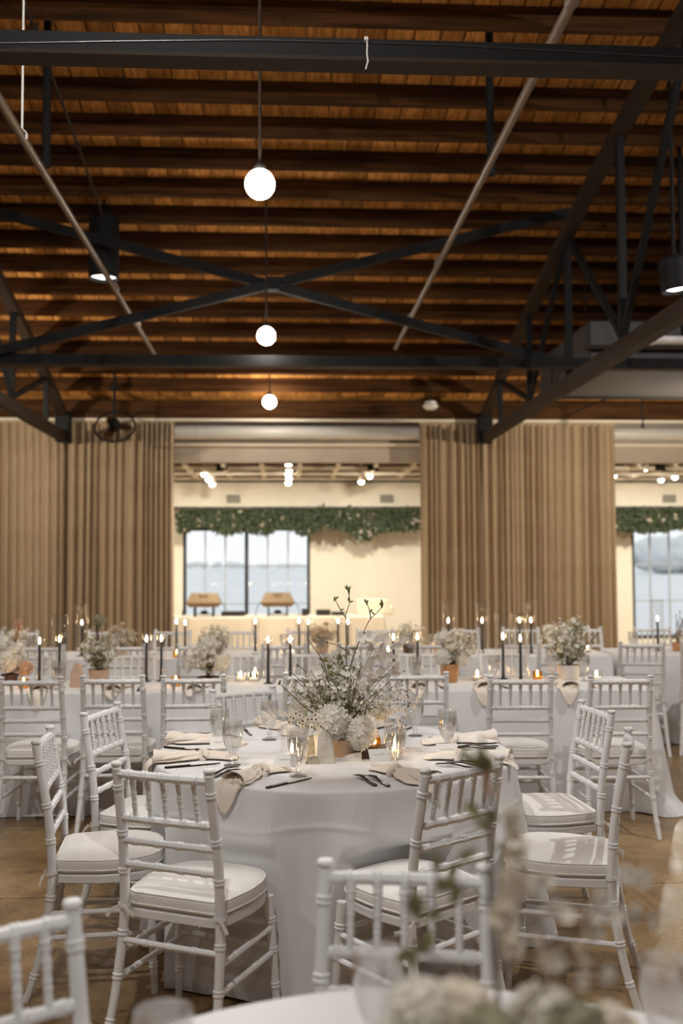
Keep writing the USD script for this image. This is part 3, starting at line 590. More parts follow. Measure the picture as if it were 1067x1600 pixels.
def make_chair(label, loc, rotz):
    t = thing('chiavari_chair', label, 'chair', loc, rotz)
    poly = seat_outline()
    part(t, 'seat', slab(poly, [(.012, .402), (0, .408), (0, .432), (.006, .438)])[0], 'white_paint', 40)
    cp = seat_outline(.002); cm, rg = slab(cp, [(.014, .438), (.003, .444), (.0, .452), (.0, .478), (.004, .487), (.02, .496), (.06, .503), (.12, .507)])
    cu = part(t, 'seat_cushion', cm, 'cushion_cloth', 50)
    for r in (rg[2], rg[4]): part(cu, 'piping', sweep(np.vstack([r, r[:1]]), .0032, 6, caps=False), 'cushion_cloth', True)
    for sx in (-1, 1):
        pp = post_path(sx); fp = smoothpath(pp, 22); m = bamboo(fp, .0165, (.10, .25, .40, .62, .76, .93), 10, taper=((0, .82), (.3, 1), (1, .98)))
        fin = lathe([(0, -.004), (.0165, -.004), (.0125, .002), (.0175, .007), (.0195, .013), (.0165, .019), (0, .0215)], 14).apply_translation(pp[-1])
        lg = part(t, 'back_post', m, 'white_paint', 40); part(lg, 'finial', fin, 'white_paint', 40)
        q = [(sx * .198, .182, 0), (sx * .186, .168, .25), (sx * .176, .160, .41)]
        part(t, 'front_leg', bamboo(smoothpath(q, 8), .0165, (.25, .55, .8), 10, taper=((0, .8), (1, 1.1))), 'white_paint', 40)
    def rail(z, r, name, rings, y_bow=0.0, n=8):
        a, b = at_z(post_path(-1), z), at_z(post_path(1), z); mid = (a + b) / 2 + np.array([0, y_bow, 0])
        return part(t, name, bamboo(smoothpath([a, mid, b], 9), r, rings, n), 'white_paint', 40)
    rail(.886, .0150, 'top_rail', (.14, .32, .5, .68, .86), -.010); rail(.738, .0135, 'back_rail', (.1, .3, .5, .7, .9), -.006); rail(.661, .0125, 'back_rail', (.14, .38, .62, .86)); rail(.582, .0125, 'back_rail', (.14, .38, .62, .86))
    for i in range(5):
        f = (i + 1) / 6; a, b = at_z(post_path(-1), .738), at_z(post_path(1), .738); c, d = at_z(post_path(-1), .886), at_z(post_path(1), .886)
        part(t, 'spindle', bamboo([a + (b - a) * f, c + (d - c) * f], .0082, (.32, .55, .78), 8, taper=((0, 1.15), (.3, .95), (.75, 1.05), (1, 1.45))), 'white_paint', 40)
    def leg_at(sx, z, front):
        return at_z([(sx * .198, .182, 0), (sx * .186, .168, .25), (sx * .176, .160, .41)], z) if front else at_z(post_path(sx), z)
    part(t, 'rear_stretcher', bamboo([leg_at(-1, .335, 0), leg_at(1, .335, 0)], .0105, (.25, .5, .75), 8), 'white_paint', 40)
    for z in (.30, .215):
        for sx in (-1, 1): part(t, 'side_stretcher', bamboo([leg_at(sx, z, 0), leg_at(sx, z, 1)], .0105, (.3, .65), 8), 'white_paint', 40)
    for z in (.315, .235): part(t, 'front_stretcher', bamboo([leg_at(-1, z, 1), leg_at(1, z, 1)], .0105, (.3, .7), 8), 'white_paint', 40)
    for sx in (-1, 1):
        p = at_z(post_path(sx), .445); a = np.linspace(0, 2 * PI, 13)
        band = [(p[0] + .021 * math.cos(q), p[1] + .021 * math.sin(q), .447 + .003 * math.sin(q * 2)) for q in a]
        strip = lambda pts, w: cat_([bar(pts[i], pts[i + 1], .0012, w, up=(0, 0, 1)) for i in range(len(pts) - 1)])
        tie = part(t, 'cushion_tie', strip(band, .013), 'cushion_cloth', 50)
        part(tie, 'tie_end', strip([(p[0] - sx * .01, p[1] - .023, .447), (p[0] - sx * .035, p[1] - .033, .437), (p[0] - sx * .06, p[1] - .034, .427)], .013), 'cushion_cloth', 50)
        part(tie, 'tie_end', strip([(p[0] + sx * .01, p[1] - .024, .445), (p[0] + sx * .035, p[1] - .034, .432), (p[0] + sx * .045, p[1] - .036, .412)], .013), 'cushion_cloth', 50)
    return t
def chair_pose(mx, my, ang):
    """pose from the middle of the two post tops on plan and the facing direction in degrees (0 = +y, counter-clockwise)"""
    a = math.radians(ang); return (mx - math.sin(a) * .252, my + math.cos(a) * .252, 0), ang
ring_chairs = [(-.393, 3.264, -25.5, 'white chiavari chair at the front left of the round table, back to the viewer'), (.581, 3.250, 36.0, 'white chiavari chair at the front right of the round table, behind the blurred flowers'),
    (-.925, 3.927, -85.0, 'white chiavari chair at the near left of the round table, seen from its side'), (-.83, 4.611, -105, 'white chiavari chair at the far left of the round table, near the drop of napkin'),
    (1.283, 3.70, 70.0, 'white chiavari chair at the near right of the round table, edge-on with tall post'), (1.41, 4.484, 95.0, 'white chiavari chair at the far right of the round table, slat shadows on its cushion'),
    (-.215, 5.27, 207.0, 'white chiavari chair behind the round table, left of the centrepiece'), (.445, 5.43, 170.0, 'white chiavari chair behind the round table, mostly hidden by the centrepiece')]
loc, rz = chair_pose(*ring_chairs[0][:3]); chair0 = make_chair(ring_chairs[0][3], loc, rz); tag(chair0, group='chairs around the round table')
CHAIRS = [ring_chairs[0]]
def chair(mx, my, ang, lb, group):
    CHAIRS.append((mx, my, ang))
    loc, rz = chair_pose(mx, my, ang); return dup(chair0, loc, rz, lb, group)
for c in ring_chairs[1:]: chair(*c, 'chairs around the round table')
chair(.259, 2.18, 169.8, 'white chiavari chair at the near table edge, its back rail beside the blurred flowers', 'chairs at the near table'); chair(-.550, 1.885, 215.0, 'white chiavari chair cut off at the bottom left corner', 'chairs at the near table')
for i, (a, b, g) in enumerate(((-1.46, 5.885, -3), (-.999, 5.913, -2), (-.529, 5.89, 1), (.18, 5.95, -2), (.787, 5.927, -3), (1.349, 5.67, -3.5), (1.918, 5.631, -1))):
    chair(a, b, g, f'white chiavari chair {ORD[i]} from left along the near side of the first long table', 'chairs along the front of the first long table')
for i, (a, b) in enumerate(((-1.88, 7.45), (-1.12, 7.42), (-.38, 7.40), (.19, 7.38), (.96, 7.35), (1.62, 7.33))):
    chair(a, b, 178 + R.uniform(-4, 4), f'white chiavari chair {ORD[i]} from left on the far side of the first long table', 'chairs on the far side of the first long table')
for i, (a, b, g) in enumerate(((-1.95, 8.20, -2), (-1.3, 8.18, 2), (-.68, 8.16, -1), (.0, 8.14, 2), (.62, 8.12, -2), (1.25, 8.10, 1), (2.25, 8.05, -2), (2.897, 7.97, -6), (3.40, 7.93, -22))):
    chair(a, b, g, f'white chiavari chair {ORD[i]} from left in front of the second long table', 'chairs along the front of the second long table')
for i, a in enumerate((-2.6, -1.75, -1.1, -.46, .21, .9, 1.75, 2.35, 2.98, 3.68)):
    chair(a, 9.93 - .03 * a, 178 + R.uniform(-4, 4), f'white chiavari chair {ORD[i]} from left beyond the second long table', 'chairs beyond the second long table')

# ------------------------------------------------------------------ table linen
CH = [(chair_pose(*c[:3])) for c in CHAIRS]
def sstep(a, b, x): t = np.clip((x - a) / (b - a), 0, 1); return t * t * (3 - 2 * t)
def push_by_chairs(m, off=(0, 0), rot=0.0, gap=.214):
    """the hanging cloth gives way to chair seats pushed under the table"""
    v = np.array(m.vertices); a = math.radians(rot); w = np.column_stack([off[0] + v[:, 0] * math.cos(a) - v[:, 1] * math.sin(a), off[1] + v[:, 0] * math.sin(a) + v[:, 1] * math.cos(a)])
    for loc, ang in CH:
        b = math.radians(ang); d = w - np.array(loc[:2]); lx, ly = d[:, 0] * math.cos(b) + d[:, 1] * math.sin(b), -d[:, 0] * math.sin(b) + d[:, 1] * math.cos(b)
        k = (gap - ly) * (ly < gap) * (ly > -.30) * sstep(.30, .215, np.abs(lx)) * sstep(.585, .515, v[:, 2])
        w += np.column_stack([-math.sin(b) * k, math.cos(b) * k])
    d = w - np.array(off); m.vertices = np.column_stack([d[:, 0] * math.cos(a) + d[:, 1] * math.sin(a), -d[:, 0] * math.sin(a) + d[:, 1] * math.cos(a), v[:, 2]]); return m
def round_cloth(Rt, z, seed, nf=14, flare=.095, amp=.084, hem=.006):
    g = np.random.default_rng(seed); n = 460; th = np.arange(n) / n * 2 * PI
    f = sum(a * np.sin(th * w + p) for a, w, p in ((.55, nf, g.random() * 6), (.35, nf + 4, g.random() * 6), (.3, nf - 4, g.random() * 6), (.12, 2 * nf + 1, 1.)))
    f = np.sign(f) * np.abs(f) ** .65; v = []
    for r in (0.0005, .3 * Rt, .7 * Rt, Rt - .012): v.append((np.full(n, r), np.full(n, z)))
    for a in np.linspace(.2, PI / 2, 4): v.append((np.full(n, Rt - .012 + .012 * math.sin(a)), np.full(n, z - .012 * (1 - math.cos(a)))))
    wob = .03 * np.sin(th * 3 + 1) + .02 * np.sin(th * 7)
    for t in np.linspace(.02, 1, 96):
        zz = (z - .012) * (1 - t) + (hem + .012 * np.clip(f, 0, 1)) * t
        crease = .0040 * np.exp(-((zz - .60 - wob) / .008) ** 2) + .0036 * np.exp(-((((th * Rt * 1.1 + .25 * (z - zz)) % .62) - .31) / .007) ** 2)
        v.append((Rt + .002 + flare * t ** 1.5 + amp * f * min(1, t * 1.1) ** .95 + crease, zz))
    rows = len(v); P = np.vstack([np.column_stack([r * np.cos(th), r * np.sin(th), zz]) for r, zz in v])
    q = [(i * n + j, (i + 1) * n + j, (i + 1) * n + (j + 1) % n, i * n + (j + 1) % n) for i in range(rows - 1) for j in range(n)]
    return quads(P, q)
TC = np.array([.21, 4.34]); TZ = .760
single('tablecloth', push_by_chairs(round_cloth(.767, TZ, 21), TC), 'table_linen', 'white cloth falling in folds over the round table in the middle', 'tablecloth', (*TC, 0), smooth=60)
FC = np.array([.21, 1.18])
single('tablecloth', push_by_chairs(round_cloth(.767, TZ, 22), FC), 'table_linen', 'white cloth on the nearest table at the bottom edge', 'tablecloth', (*FC, 0), smooth=60)
def long_cloth(x0, x1, yc, seed, lb, z=TZ, **kw):
    m = rect_cloth(x0 - (x0 + x1) / 2, x1 - (x0 + x1) / 2, -.38, .38, z, seed, **kw); m = push_by_chairs(m, ((x0 + x1) / 2, yc - .0367 * (x0 + x1) / 2), -2.1)
    p = usdkit.mesh(stage, numbered('/World', 'tablecloth'), m, MATS['table_linen'], smooth=55); p.AddTranslateOp().Set(Gf.Vec3d((x0 + x1) / 2, yc - .0367 * (x0 + x1) / 2, 0)); p.AddRotateZOp().Set(-2.1)
    tag(p.GetPrim(), lb, 'tablecloth')
Y1, Y2 = 6.73, 9.02           # table centre lines at x = 0
long_cloth(-.07, 2.37, Y1, 31, 'white cloth on the right half of the first long table, corner pooled on the floor', corner=.10, pool=.07, flat=(-1,))
long_cloth(-2.53, -.09, Y1, 32, 'white cloth on the left half of the first long table', corner=.03, flat=(1,))
for x0, x1, lb in ((.42, 2.86, 'white cloth on the middle right of the second long table'), (-2.04, .40, 'white cloth on the middle left of the second long table'), (-4.5, -2.06, 'white cloth at the left end of the second long table'), (2.95, 5.39, 'white cloth on the second-row table at the right edge')):
    long_cloth(x0, x1, Y2, int(40 + x0 * 3), lb, corner=.05, flat=(-1, 1))

# ------------------------------------------------------------------ place settings
def tube_cloth(path, w, t, seed, nseg=28, n=20, folds=2.5):
    """soft folded cloth: flat wavy tube along a path (points, width, thickness interpolated), lying on the table and over its edge"""
    g = random.Random(seed); p = np.array(path, float); L = np.concatenate([[0], np.cumsum(np.linalg.norm(np.diff(p, axis=0), axis=1))]); u = np.linspace(0, L[-1], nseg)
    c = smoothpath(p, nseg); W = np.interp(u / L[-1], *zip(*w)); T = np.interp(u / L[-1], *zip(*t)); d = np.gradient(c, axis=0); d /= np.linalg.norm(d, axis=1, keepdims=True); v = []; p1, p2 = g.random() * 6, g.random() * 6
    for i in range(nseg):
        up = np.array([0, 0, 1.]) - d[i] * d[i][2] if abs(d[i][2]) < .95 else np.array([0, -1., 0]) * np.sign(1); up = unit(up); s = np.cross(d[i], up)
        for j in range(n):
            a = j / n * 2 * PI; x = math.cos(a); zt = (math.sin(a) * .5 + .5)
            h = T[i] * zt * (1 - .35 * x * x) + .35 * T[i] * (zt > .5) * math.sin(folds * x * 3 + p1 + i * .16) * (1 - x * x)
            v.append(c[i] + s * x * W[i] / 2 * (1 + .06 * math.sin(i * .7 + p2)) + up * (h + .0015))
    f = [(i * n + j, i * n + (j + 1) % n, (i + 1) * n + (j + 1) % n, (i + 1) * n + j) for i in range(nseg - 1) for j in range(n)]
    m = quads(v, f); v0, v1 = np.array(v[:n]).mean(0), np.array(v[-n:]).mean(0); k = len(v)
    F = list(m.faces) + [(k, (j + 1) % n, j) for j in range(n)] + [(k + 1, (nseg - 1) * n + j, (nseg - 1) * n + (j + 1) % n) for j in range(n)]
    m = TM(np.vstack([m.vertices, v0, v1]), F)
    if m.volume < 0: m.invert()
    return m
def make_napkin(label, seed, drop=.11, fabric='napkin_linen', skew=.0):
    t = thing('napkin', label, 'napkin', group=None)
    # local frame: origin at the table's rim, +y towards the table's centre
    tail = [(skew, -.024, -drop * .8), (skew * .9, -.021, -drop * .55), (skew * .8, -.015, -.012), (skew * .6, .015, .003), (skew * .3, .08, .001), (0, .15, .001), (0, .20, .002)]
    part(t, 'tail', tube_cloth(tail, [(0, .03), (.12, .07), (.34, .13), (.6, .12), (.85, .07), (1, .04)], [(0, .010), (.3, .014), (.5, .022), (.8, .030), (1, .028)], seed), fabric, 50)
    fan = [(0, .205, .002), (.006, .25, .001), (.014, .31, .001), (.02, .345, .001)]
    part(t, 'fan', tube_cloth(fan, [(0, .04), (.4, .08), (.8, .12), (1, .09)], [(0, .028), (.5, .026), (1, .012)], seed + 3, 16), fabric, 50)
    loop = [(.027 * math.cos(a), .205 + .008 * math.sin(2 * a), .017 + .020 * math.sin(a)) for a in np.linspace(0, 2 * PI, 17)]
    part(t, 'knot', sweep(loop, .0125, 8, caps=False), fabric, True)
    U, V = 14, 15; vv = []
    for o in (0, .0022):
        for i in range(U):
            u = i / (U - 1); r0 = .010 + .034 * u ** 1.2 + o
            for j in range(V):
                a = math.radians(-70 + 285 * j / (V - 1)) + .25 * u; vv.append((.006 + skew * .3 + .012 * u + r0 * math.cos(a) * 1.15, .175 - .185 * u + .02 * (j / V) * u, .012 + .010 * u + .62 * r0 * math.sin(a) + .004))
    q = [(i * V + j, i * V + j + 1, (i + 1) * V + j + 1, (i + 1) * V + j) for i in range(U - 1) for j in range(V - 1)]; N = U * V
    part(t, 'curled_fold', quads(vv, q + [(N + d, N + c, N + b, N + a) for a, b, c, d in q]), fabric, 60)
    part(t, 'rolled_fold', tube_cloth([(.035 + skew * .5, -.005, .008), (.03 + skew * .3, .05, .014), (.012, .12, .016), (.004, .17, .018)], [(0, .05), (.5, .07), (1, .03)], [(0, .016), (.5, .026), (1, .018)], seed + 5, 16), fabric, 50)
    return t
def flat(poly, th, bend=None):
    m = trimesh.creation.extrude_polygon(poly, th, engine='earcut'); m = m.subdivide_to_size(.02) if bend else m
    if bend: m.vertices[:, 2] += np.array([bend(y) for y in m.vertices[:, 1]])
    return m
def make_fork(label):
    t = thing('fork', label, 'fork')
    head = Polygon([(-.0035, .1), (-.011, .125), (-.012, .14), (.012, .14), (.011, .125), (.0035, .1)])
    bend = lambda y: .003 + .010 * max(0, min(1, (y - .06) / .06)) - .006 * max(0, (y - .13) / .05)
    part(t, 'fork_handle', flat(Polygon([(-.0075, 0), (-.0085, .01), (-.006, .06), (-.0035, .105), (.0035, .105), (.006, .06), (.0085, .01), (.0075, 0), (0, -.004)]), .0035, bend), 'dark_cutlery', 30)
    part(t, 'fork_head', flat(head, .0025, bend), 'dark_cutlery', 30)
    for i in range(4):
        x = -.0105 + i * .007; part(t, 'tine', flat(Polygon([(x - .0016, .138), (x - .0013, .18), (x, .186), (x + .0013, .18), (x + .0016, .138)]), .0022, bend), 'dark_cutlery', 30)
    return t
def make_knife(label):
    t = thing('table_knife', label, 'knife')
    part(t, 'knife_handle', flat(Polygon([(-.007, 0), (-.009, .03), (-.0065, .10), (.0065, .10), (.008, .03), (.007, 0), (0, -.004)]), .006), 'dark_cutlery', 30)
    part(t, 'blade', flat(Polygon([(-.006, .10), (-.0055, .20), (-.002, .224), (.003, .226), (.0085, .19), (.0085, .115), (.006, .10)]), .0025), 'dark_cutlery', 30)
    return t
def make_card(label, seed):
    t = thing('place_card', label, 'place card'); g = random.Random(seed); M = RM(math.radians(-62), (1, 0, 0))
    part(t, 'card', rbox(-.045, .045, -.0006, .0006, 0, .058, .0003).apply_transform(RM(math.radians(62), (1, 0, 0)).T if False else RM(math.radians(-40), (1, 0, 0))), 'card_paper')
    pts, x = [], -.026
    while x < .026: pts.append((x, -.0012, .030 + g.uniform(-.004, .005))); x += .0022
    part(t, 'handwriting', sweep(pts, .0005, 4).apply_transform(RM(math.radians(-40), (1, 0, 0))), 'ink')
    return t
def make_goblet(label):
    t = thing('water_goblet', label, 'glass')
    outer = [(0, 0), (.034, 0), (.0355, .002), (.034, .005), (.014, .010), (.008, .016), (.0075, .022), (.0125, .029), (.0125, .033), (.0078, .039), (.009, .045), (.017, .054), (.026, .066), (.0335, .084), (.039, .105), (.0425, .128), (.0432, .148), (.0415, .176), (.0408, .178)]
    inner = [(.0398, .178), (.0403, .174), (.0416, .148), (.0408, .128), (.037, .105), (.031, .084), (.023, .068), (.012, .058), (0, .055)]
    fac = lambda a, z: 1 - (.095 * abs(math.cos(6 * a)) ** 2 * max(0, min(1, (z - .044) / .01)) * max(0, min(1, (.118 - z) / .02)) if z > .04 else .05 * abs(math.cos(4 * a)) * (.012 < z < .04))
    part(t, 'glass_body', lathe(outer + inner, 48, lambda a, z: fac(a, z)), 'cut_glass', 24)
    wat = [(0, .0553), (.0122, .0583), (.0232, .0683), (.0310, .0843), (.0369, .105), (.0407, .128), (.0414, .140), (.0405, .1405), (0, .1405)]
    part(t, 'water', lathe(wat, 48, lambda a, z: fac(a, z) * 1.003), 'water', 60)
    return t
nap_src = [make_napkin('x', 1), make_napkin('x', 2, .045, skew=.02), make_napkin('x', 3, .03, 'napkin_ivory', -.015)]
def move(p, loc, rz):
    x = UsdGeom.Xformable(p); ops = x.GetOrderedXformOps(); ops[0].Set(Gf.Vec3d(*map(float, loc))); ops[1].Set(float(rz))
STATE = {}
def place(src, loc, rz, lb, group=None):
    """first use moves the source, later uses make copies"""
    if STATE.get(src.GetPath()) is None:
        STATE[src.GetPath()] = 1; move(src, loc, rz); tag(src, lb, None, group); return src
    return dup(src, loc, rz, lb, group)
fork0, knife0, goblet0 = make_fork('x'), make_knife('x'), make_goblet('x')
def pol(ang, r, side=0.0, c=TC):
    """point on a round table: ang of the seat seen from the centre, r from the centre, side to the sitter's right"""
    a = math.radians(ang); d = np.array([math.cos(a), math.sin(a)]); rt = np.array([d[1], -d[0]]) * -1; return c + d * r + rt * side
SEATS = [(-122.6, 0, 'front left seat'), (-66.5, 1, 'front right seat'), (-166.5, 0, 'near left seat'), (158.5, 1, 'far left seat'), (-24.0, 2, 'near right seat'), (13.3, 2, 'far right seat'), (112.5, 1, 'back left seat'), (68.0, 2, 'back right seat')]
for i, (ang, nv, nm) in enumerate(SEATS):
    rz = ang + 90            # +y of the setting points to the centre
    p = pol(ang, .767); place(nap_src[nv], (*p, TZ), rz + (0, 4, -3, 2, 5, -4, 3, -2)[i], f'knotted blush linen napkin at the {nm} of the round table' if nv < 2 else f'knotted ivory linen napkin at the {nm} of the round table', 'napkins on the round table')
    for j, s in enumerate((-.130, -.168)):
        q = pol(ang, .715 - .03 * j, s); place(fork0, (*q, TZ + .001), rz + (-4, -5)[j], f'dark {("dinner", "salad")[j]} fork left of the napkin at the {nm} of the round table', 'forks on the round table')
    q = pol(ang, .735, .145); place(knife0, (*q, TZ + .002), rz + (-14, 3, 7, -6, 5, -8, -9, 4)[i], f'dark table knife right of the napkin at the {nm} of the round table', 'knives on the round table')
for x, y, nm in ((-.282, 4.405, 'rearmost of the pair at the left of the round table'), (-.209, 4.069, 'foremost of the pair at the left of the round table'), (-.069, 4.64, 'behind the left hurricane near the back napkins'), (.052, 3.843, 'in front of the stones, nearest the viewer'), (.429, 3.884, 'right of the centrepiece beside the lit hurricane'), (.612, 4.686, 'at the back right of the round table'), (.697, 4.282, 'at the right behind an upright place card')):
    place(goblet0, (x, y, TZ), R.uniform(0, 60), f'cut glass water goblet {nm}', 'goblets on the round table')
for i, (x, y, rz, lb) in enumerate(((.384, 3.985, 12, 'white place card leaning on the napkin right of the forks'), (.675, 4.13, 2, 'white place card standing behind the front right chair'), (-.265, 4.30, 25, 'white place card on the near left napkin behind the goblets'), (.0, 3.905, -18, 'white place card tucked by the front left napkin'))):
    t = make_card(lb, i); move(t, (x, y, TZ + (.022, .012, .026, .024)[i]), rz)

# ------------------------------------------------------------------ candles and glass on the tables
def flame_mesh(z, s=1.25): return lathe([(0, z), (.0035 * s, z + .004 * s), (.0058 * s, z + .011 * s), (.0045 * s, z + .021 * s), (.0018 * s, z + .030 * s), (0, z + .035 * s)], 10)
def make_taper(label, h=.235):
    t = thing('taper_candle', label, 'candle')
    part(t, 'holder', lathe([(0, 0), (.030, 0), (.031, .004), (.013, .010), (.012, .028), (.015, .032), (.015, .036), (0, .036)], 16), 'black_steel')
    part(t, 'candle', lathe([(0, .034), (.0105, .034), (.0085, .034 + h - .004), (.005, .034 + h), (0, .034 + h)], 12), 'black_wax'); part(t, 'wick', sweep([(0, 0, .033 + h), (.001, 0, .042 + h)], .001, 5), 'wire_black'); part(t, 'flame', flame_mesh(.040 + h), 'flame', True); return t
def make_hurricane(label, r, h):
    t = thing('hurricane_glass', label, 'hurricane glass')
    part(t, 'cylinder', lathe([(r, 0.001), (r, h)], 32), 'thin_glass', True); part(t, 'foot', lathe([(0, 0), (r, 0), (r, .004), (0, .004)], 28), 'thin_glass', 40)
    part(t, 'rim', lathe([(r - .002, h - .002), (r + .001, h - .002), (r + .001, h + .002), (r - .002, h + .002), (r - .002, h - .002)], 28), 'rim_glass', 40); return t
def make_votive(label, glass='amber_glass', r=.034, h=.062):
    t = thing('votive_candle', label, 'votive candle')
    part(t, 'cup', lathe([(0, 0), (r * .85, 0), (r * .95, .004), (r, h), (r - .003, h), (r * .82, .006), (0, .006)], 18), glass, 40)
    part(t, 'wax', lathe([(0, .007), (r * .72, .007), (r * .78, .024), (0, .026)], 16), 'white_petal'); part(t, 'flame', flame_mesh(.027, 1.2), 'flame', True); return t
def tz(x, row): return (x, (Y1 if row == 1 else Y2) - .0367 * x)
taper0 = make_taper('x')
T1 = [(-1.65, 6.87), (-1.55, 7.02), (-.95, 6.98), (-.85, 7.0), (-.11, 6.80), (.04, 6.82), (.76, 6.95), (.93, 6.96), (1.52, 6.90), (1.60, 6.72)]
for i, (x, y) in enumerate(T1): place(taper0, (x, y, TZ), 0, f'lit black taper candle on the first long table, {ORD[i]} from the left', 'taper candles on the first long table')
T2 = [(-1.79, 8.98), (-1.68, 9.1), (-.97, 9.08), (-.87, 8.86), (-.26, 9.01), (.13, 8.97), (.21, 8.85), (.48, 8.93), (.56, 8.82), (1.46, 8.85), (1.76, 8.83), (2.10, 8.84), (2.20, 8.83), (3.40, 8.95)]
for i, (x, y) in enumerate(T2): place(taper0, (x, y, TZ), 0, f'lit black taper candle on the second table row, {ORD[i]} from the left', 'taper candles on the second row')
hA, hB, hC = make_hurricane('x', .056, .46), make_hurricane('x', .036, .33), make_hurricane('x', .032, .30)
for i, ((x, y), src) in enumerate(zip(T1, (hC, hA, hB, hB, hC, hC, hB, hB, hA, hA))): place(src, (x, y, TZ), 0, f'clear hurricane glass around a taper on the first long table, {ORD[i]} from the left', 'hurricane glasses on the first long table')
for i, ((x, y), src) in enumerate(zip(T2, (hA, hC, hB, hB, hB, hC, hB, hB, hC, hA, hA, hB, hA, hA))): place(src, (x, y, TZ), 0, f'clear hurricane glass around a taper on the second table row, {ORD[i]} from the left', 'hurricane glasses on the second row')
amber0, clear0 = make_votive('x'), make_votive('x', 'thin_glass', .042, .06)
for x, y, src, lb in ((-1.71, 6.70, amber0, 'amber glass votive beside white flowers at the left edge'), (-.72, 6.72, amber0, 'amber glass votive right of the paired tapers on the left'), (-.30, 6.95, clear0, 'brightly lit clear votive, left of a pair before the square vase'), (-.21, 6.93, clear0, 'brightly lit clear votive, right of a pair before the square vase'), (1.74, 6.82, amber0, 'amber glass votive left of the white bowl of greenery'), (1.33, 6.86, clear0, 'low clear votive between the wooden vase and tall hurricanes'), (2.14, 6.78, clear0, 'lit votive alone at the right end of the first long table'),
        (-.93, 8.75, amber0, 'amber votive on the second row under the left drape edge'), (.0, 8.80, clear0, 'lit votive on the second row near the middle'), (.07, 8.84, clear0, 'second lit votive on the second row near the middle'), (.92, 8.85, clear0, 'lit votive on the second row right of the centrepiece'), (1.38, 8.95, amber0, 'amber votive on the second row before the right drape'), (2.72, 8.86, clear0, 'lit votive at the end of the second long table'), (3.78, 8.86, amber0, 'amber votive on the table at the right edge')):
    place(src, (x, y, TZ), 0, lb)
for i, (x, y) in enumerate(((-1.46, 6.60), (-.67, 7.0), (-.42, 6.98), (.30, 6.95), (.88, 6.72), (1.43, 6.78), (1.84, 6.80), (2.04, 6.74))): place(goblet0, (x, y, TZ), R.uniform(0, 60), f'water goblet on the first long table, {ORD[i]} from the left', 'goblets on the first long table')
for i, (x, y) in enumerate(((-2.2, 8.9), (-1.2, 8.95), (-.72, 8.9), (-.52, 8.85), (.0, 9.0), (.33, 8.95), (.75, 8.9), (1.12, 8.9), (1.3, 8.8), (1.62, 9.0), (2.5, 8.9), (3.15, 8.9), (3.62, 8.95))): place(goblet0, (x, y, TZ), R.uniform(0, 60), f'water goblet on the second table row, {ORD[i]} from the left', 'goblets on the second row')
for i, (x, nv) in enumerate(((-1.55, 0), (-1.10, 1), (-.58, 2), (.24, 1), (.83, 1), (1.26, 0), (1.80, 0))):
    place(nap_src[nv], (x, Y1 - .385 - .0367 * x, TZ), 178 + 180 + R.uniform(-8, 8), f'blush napkin hanging off the front of the first long table, {ORD[i]} from the left', 'napkins on the first long table')
for i, (x, dy) in enumerate(((-1.42, -.30), (-.93, -.31), (.40, -.31), (1.02, -.30), (1.43, -.31), (2.0, -.30))):
    place(knife0, (x, Y1 + dy - .0367 * x, TZ + .002), R.uniform(-8, 8), f'dark table knife on the first long table, {ORD[i]} from the left', 'knives on the first long table')
t = thing('square_vase', 'square clear glass vase lit from behind the two bright votives', 'vase', (-.22, 7.03, TZ))
part(t, 'wall', cat_([box(-.055, .055, -.055, -.051, 0, .13), box(-.055, .055, .051, .055, 0, .13), box(-.055, -.051, -.051, .051, 0, .13), box(.051, .055, -.051, .051, 0, .13)]), 'thin_glass', False); part(t, 'base', box(-.055, .055, -.055, .055, 0, .006), 'thin_glass', False)

# ------------------------------------------------------------------ flowers
def cloud(g, c, rad, n, kind, size):
    """loose cloud of small leaves or florets in an ellipsoid, as one mesh"""
    ms = []
    for i in range(n):
        d = unit([g.gauss(0, 1) for _ in range(3)]); q = np.array(c) + d * np.array(rad) * g.random() ** .45; nr = d + np.array([g.gauss(0, .5), g.gauss(-.3, .5), g.gauss(.3, .5)])
        ms.append(tiny(q, nr, size * g.uniform(.6, 1.2), 5 if kind == 'f5' else 4, g) if kind[0] == 'f' else leaf(q, (g.gauss(0, .6), g.gauss(0, .6), g.gauss(.4, .5)), size * g.uniform(.7, 1.3), size * .42, nrm=nr))
    return cat_(ms)
def stems(g, base, tips, r=.0016):
    return cat_([sweep(smoothpath([base, (np.array(base) + np.array(t)) / 2 + np.array([g.gauss(0, .01), g.gauss(0, .01), .02]), t], 5), r, 5) for t in tips])
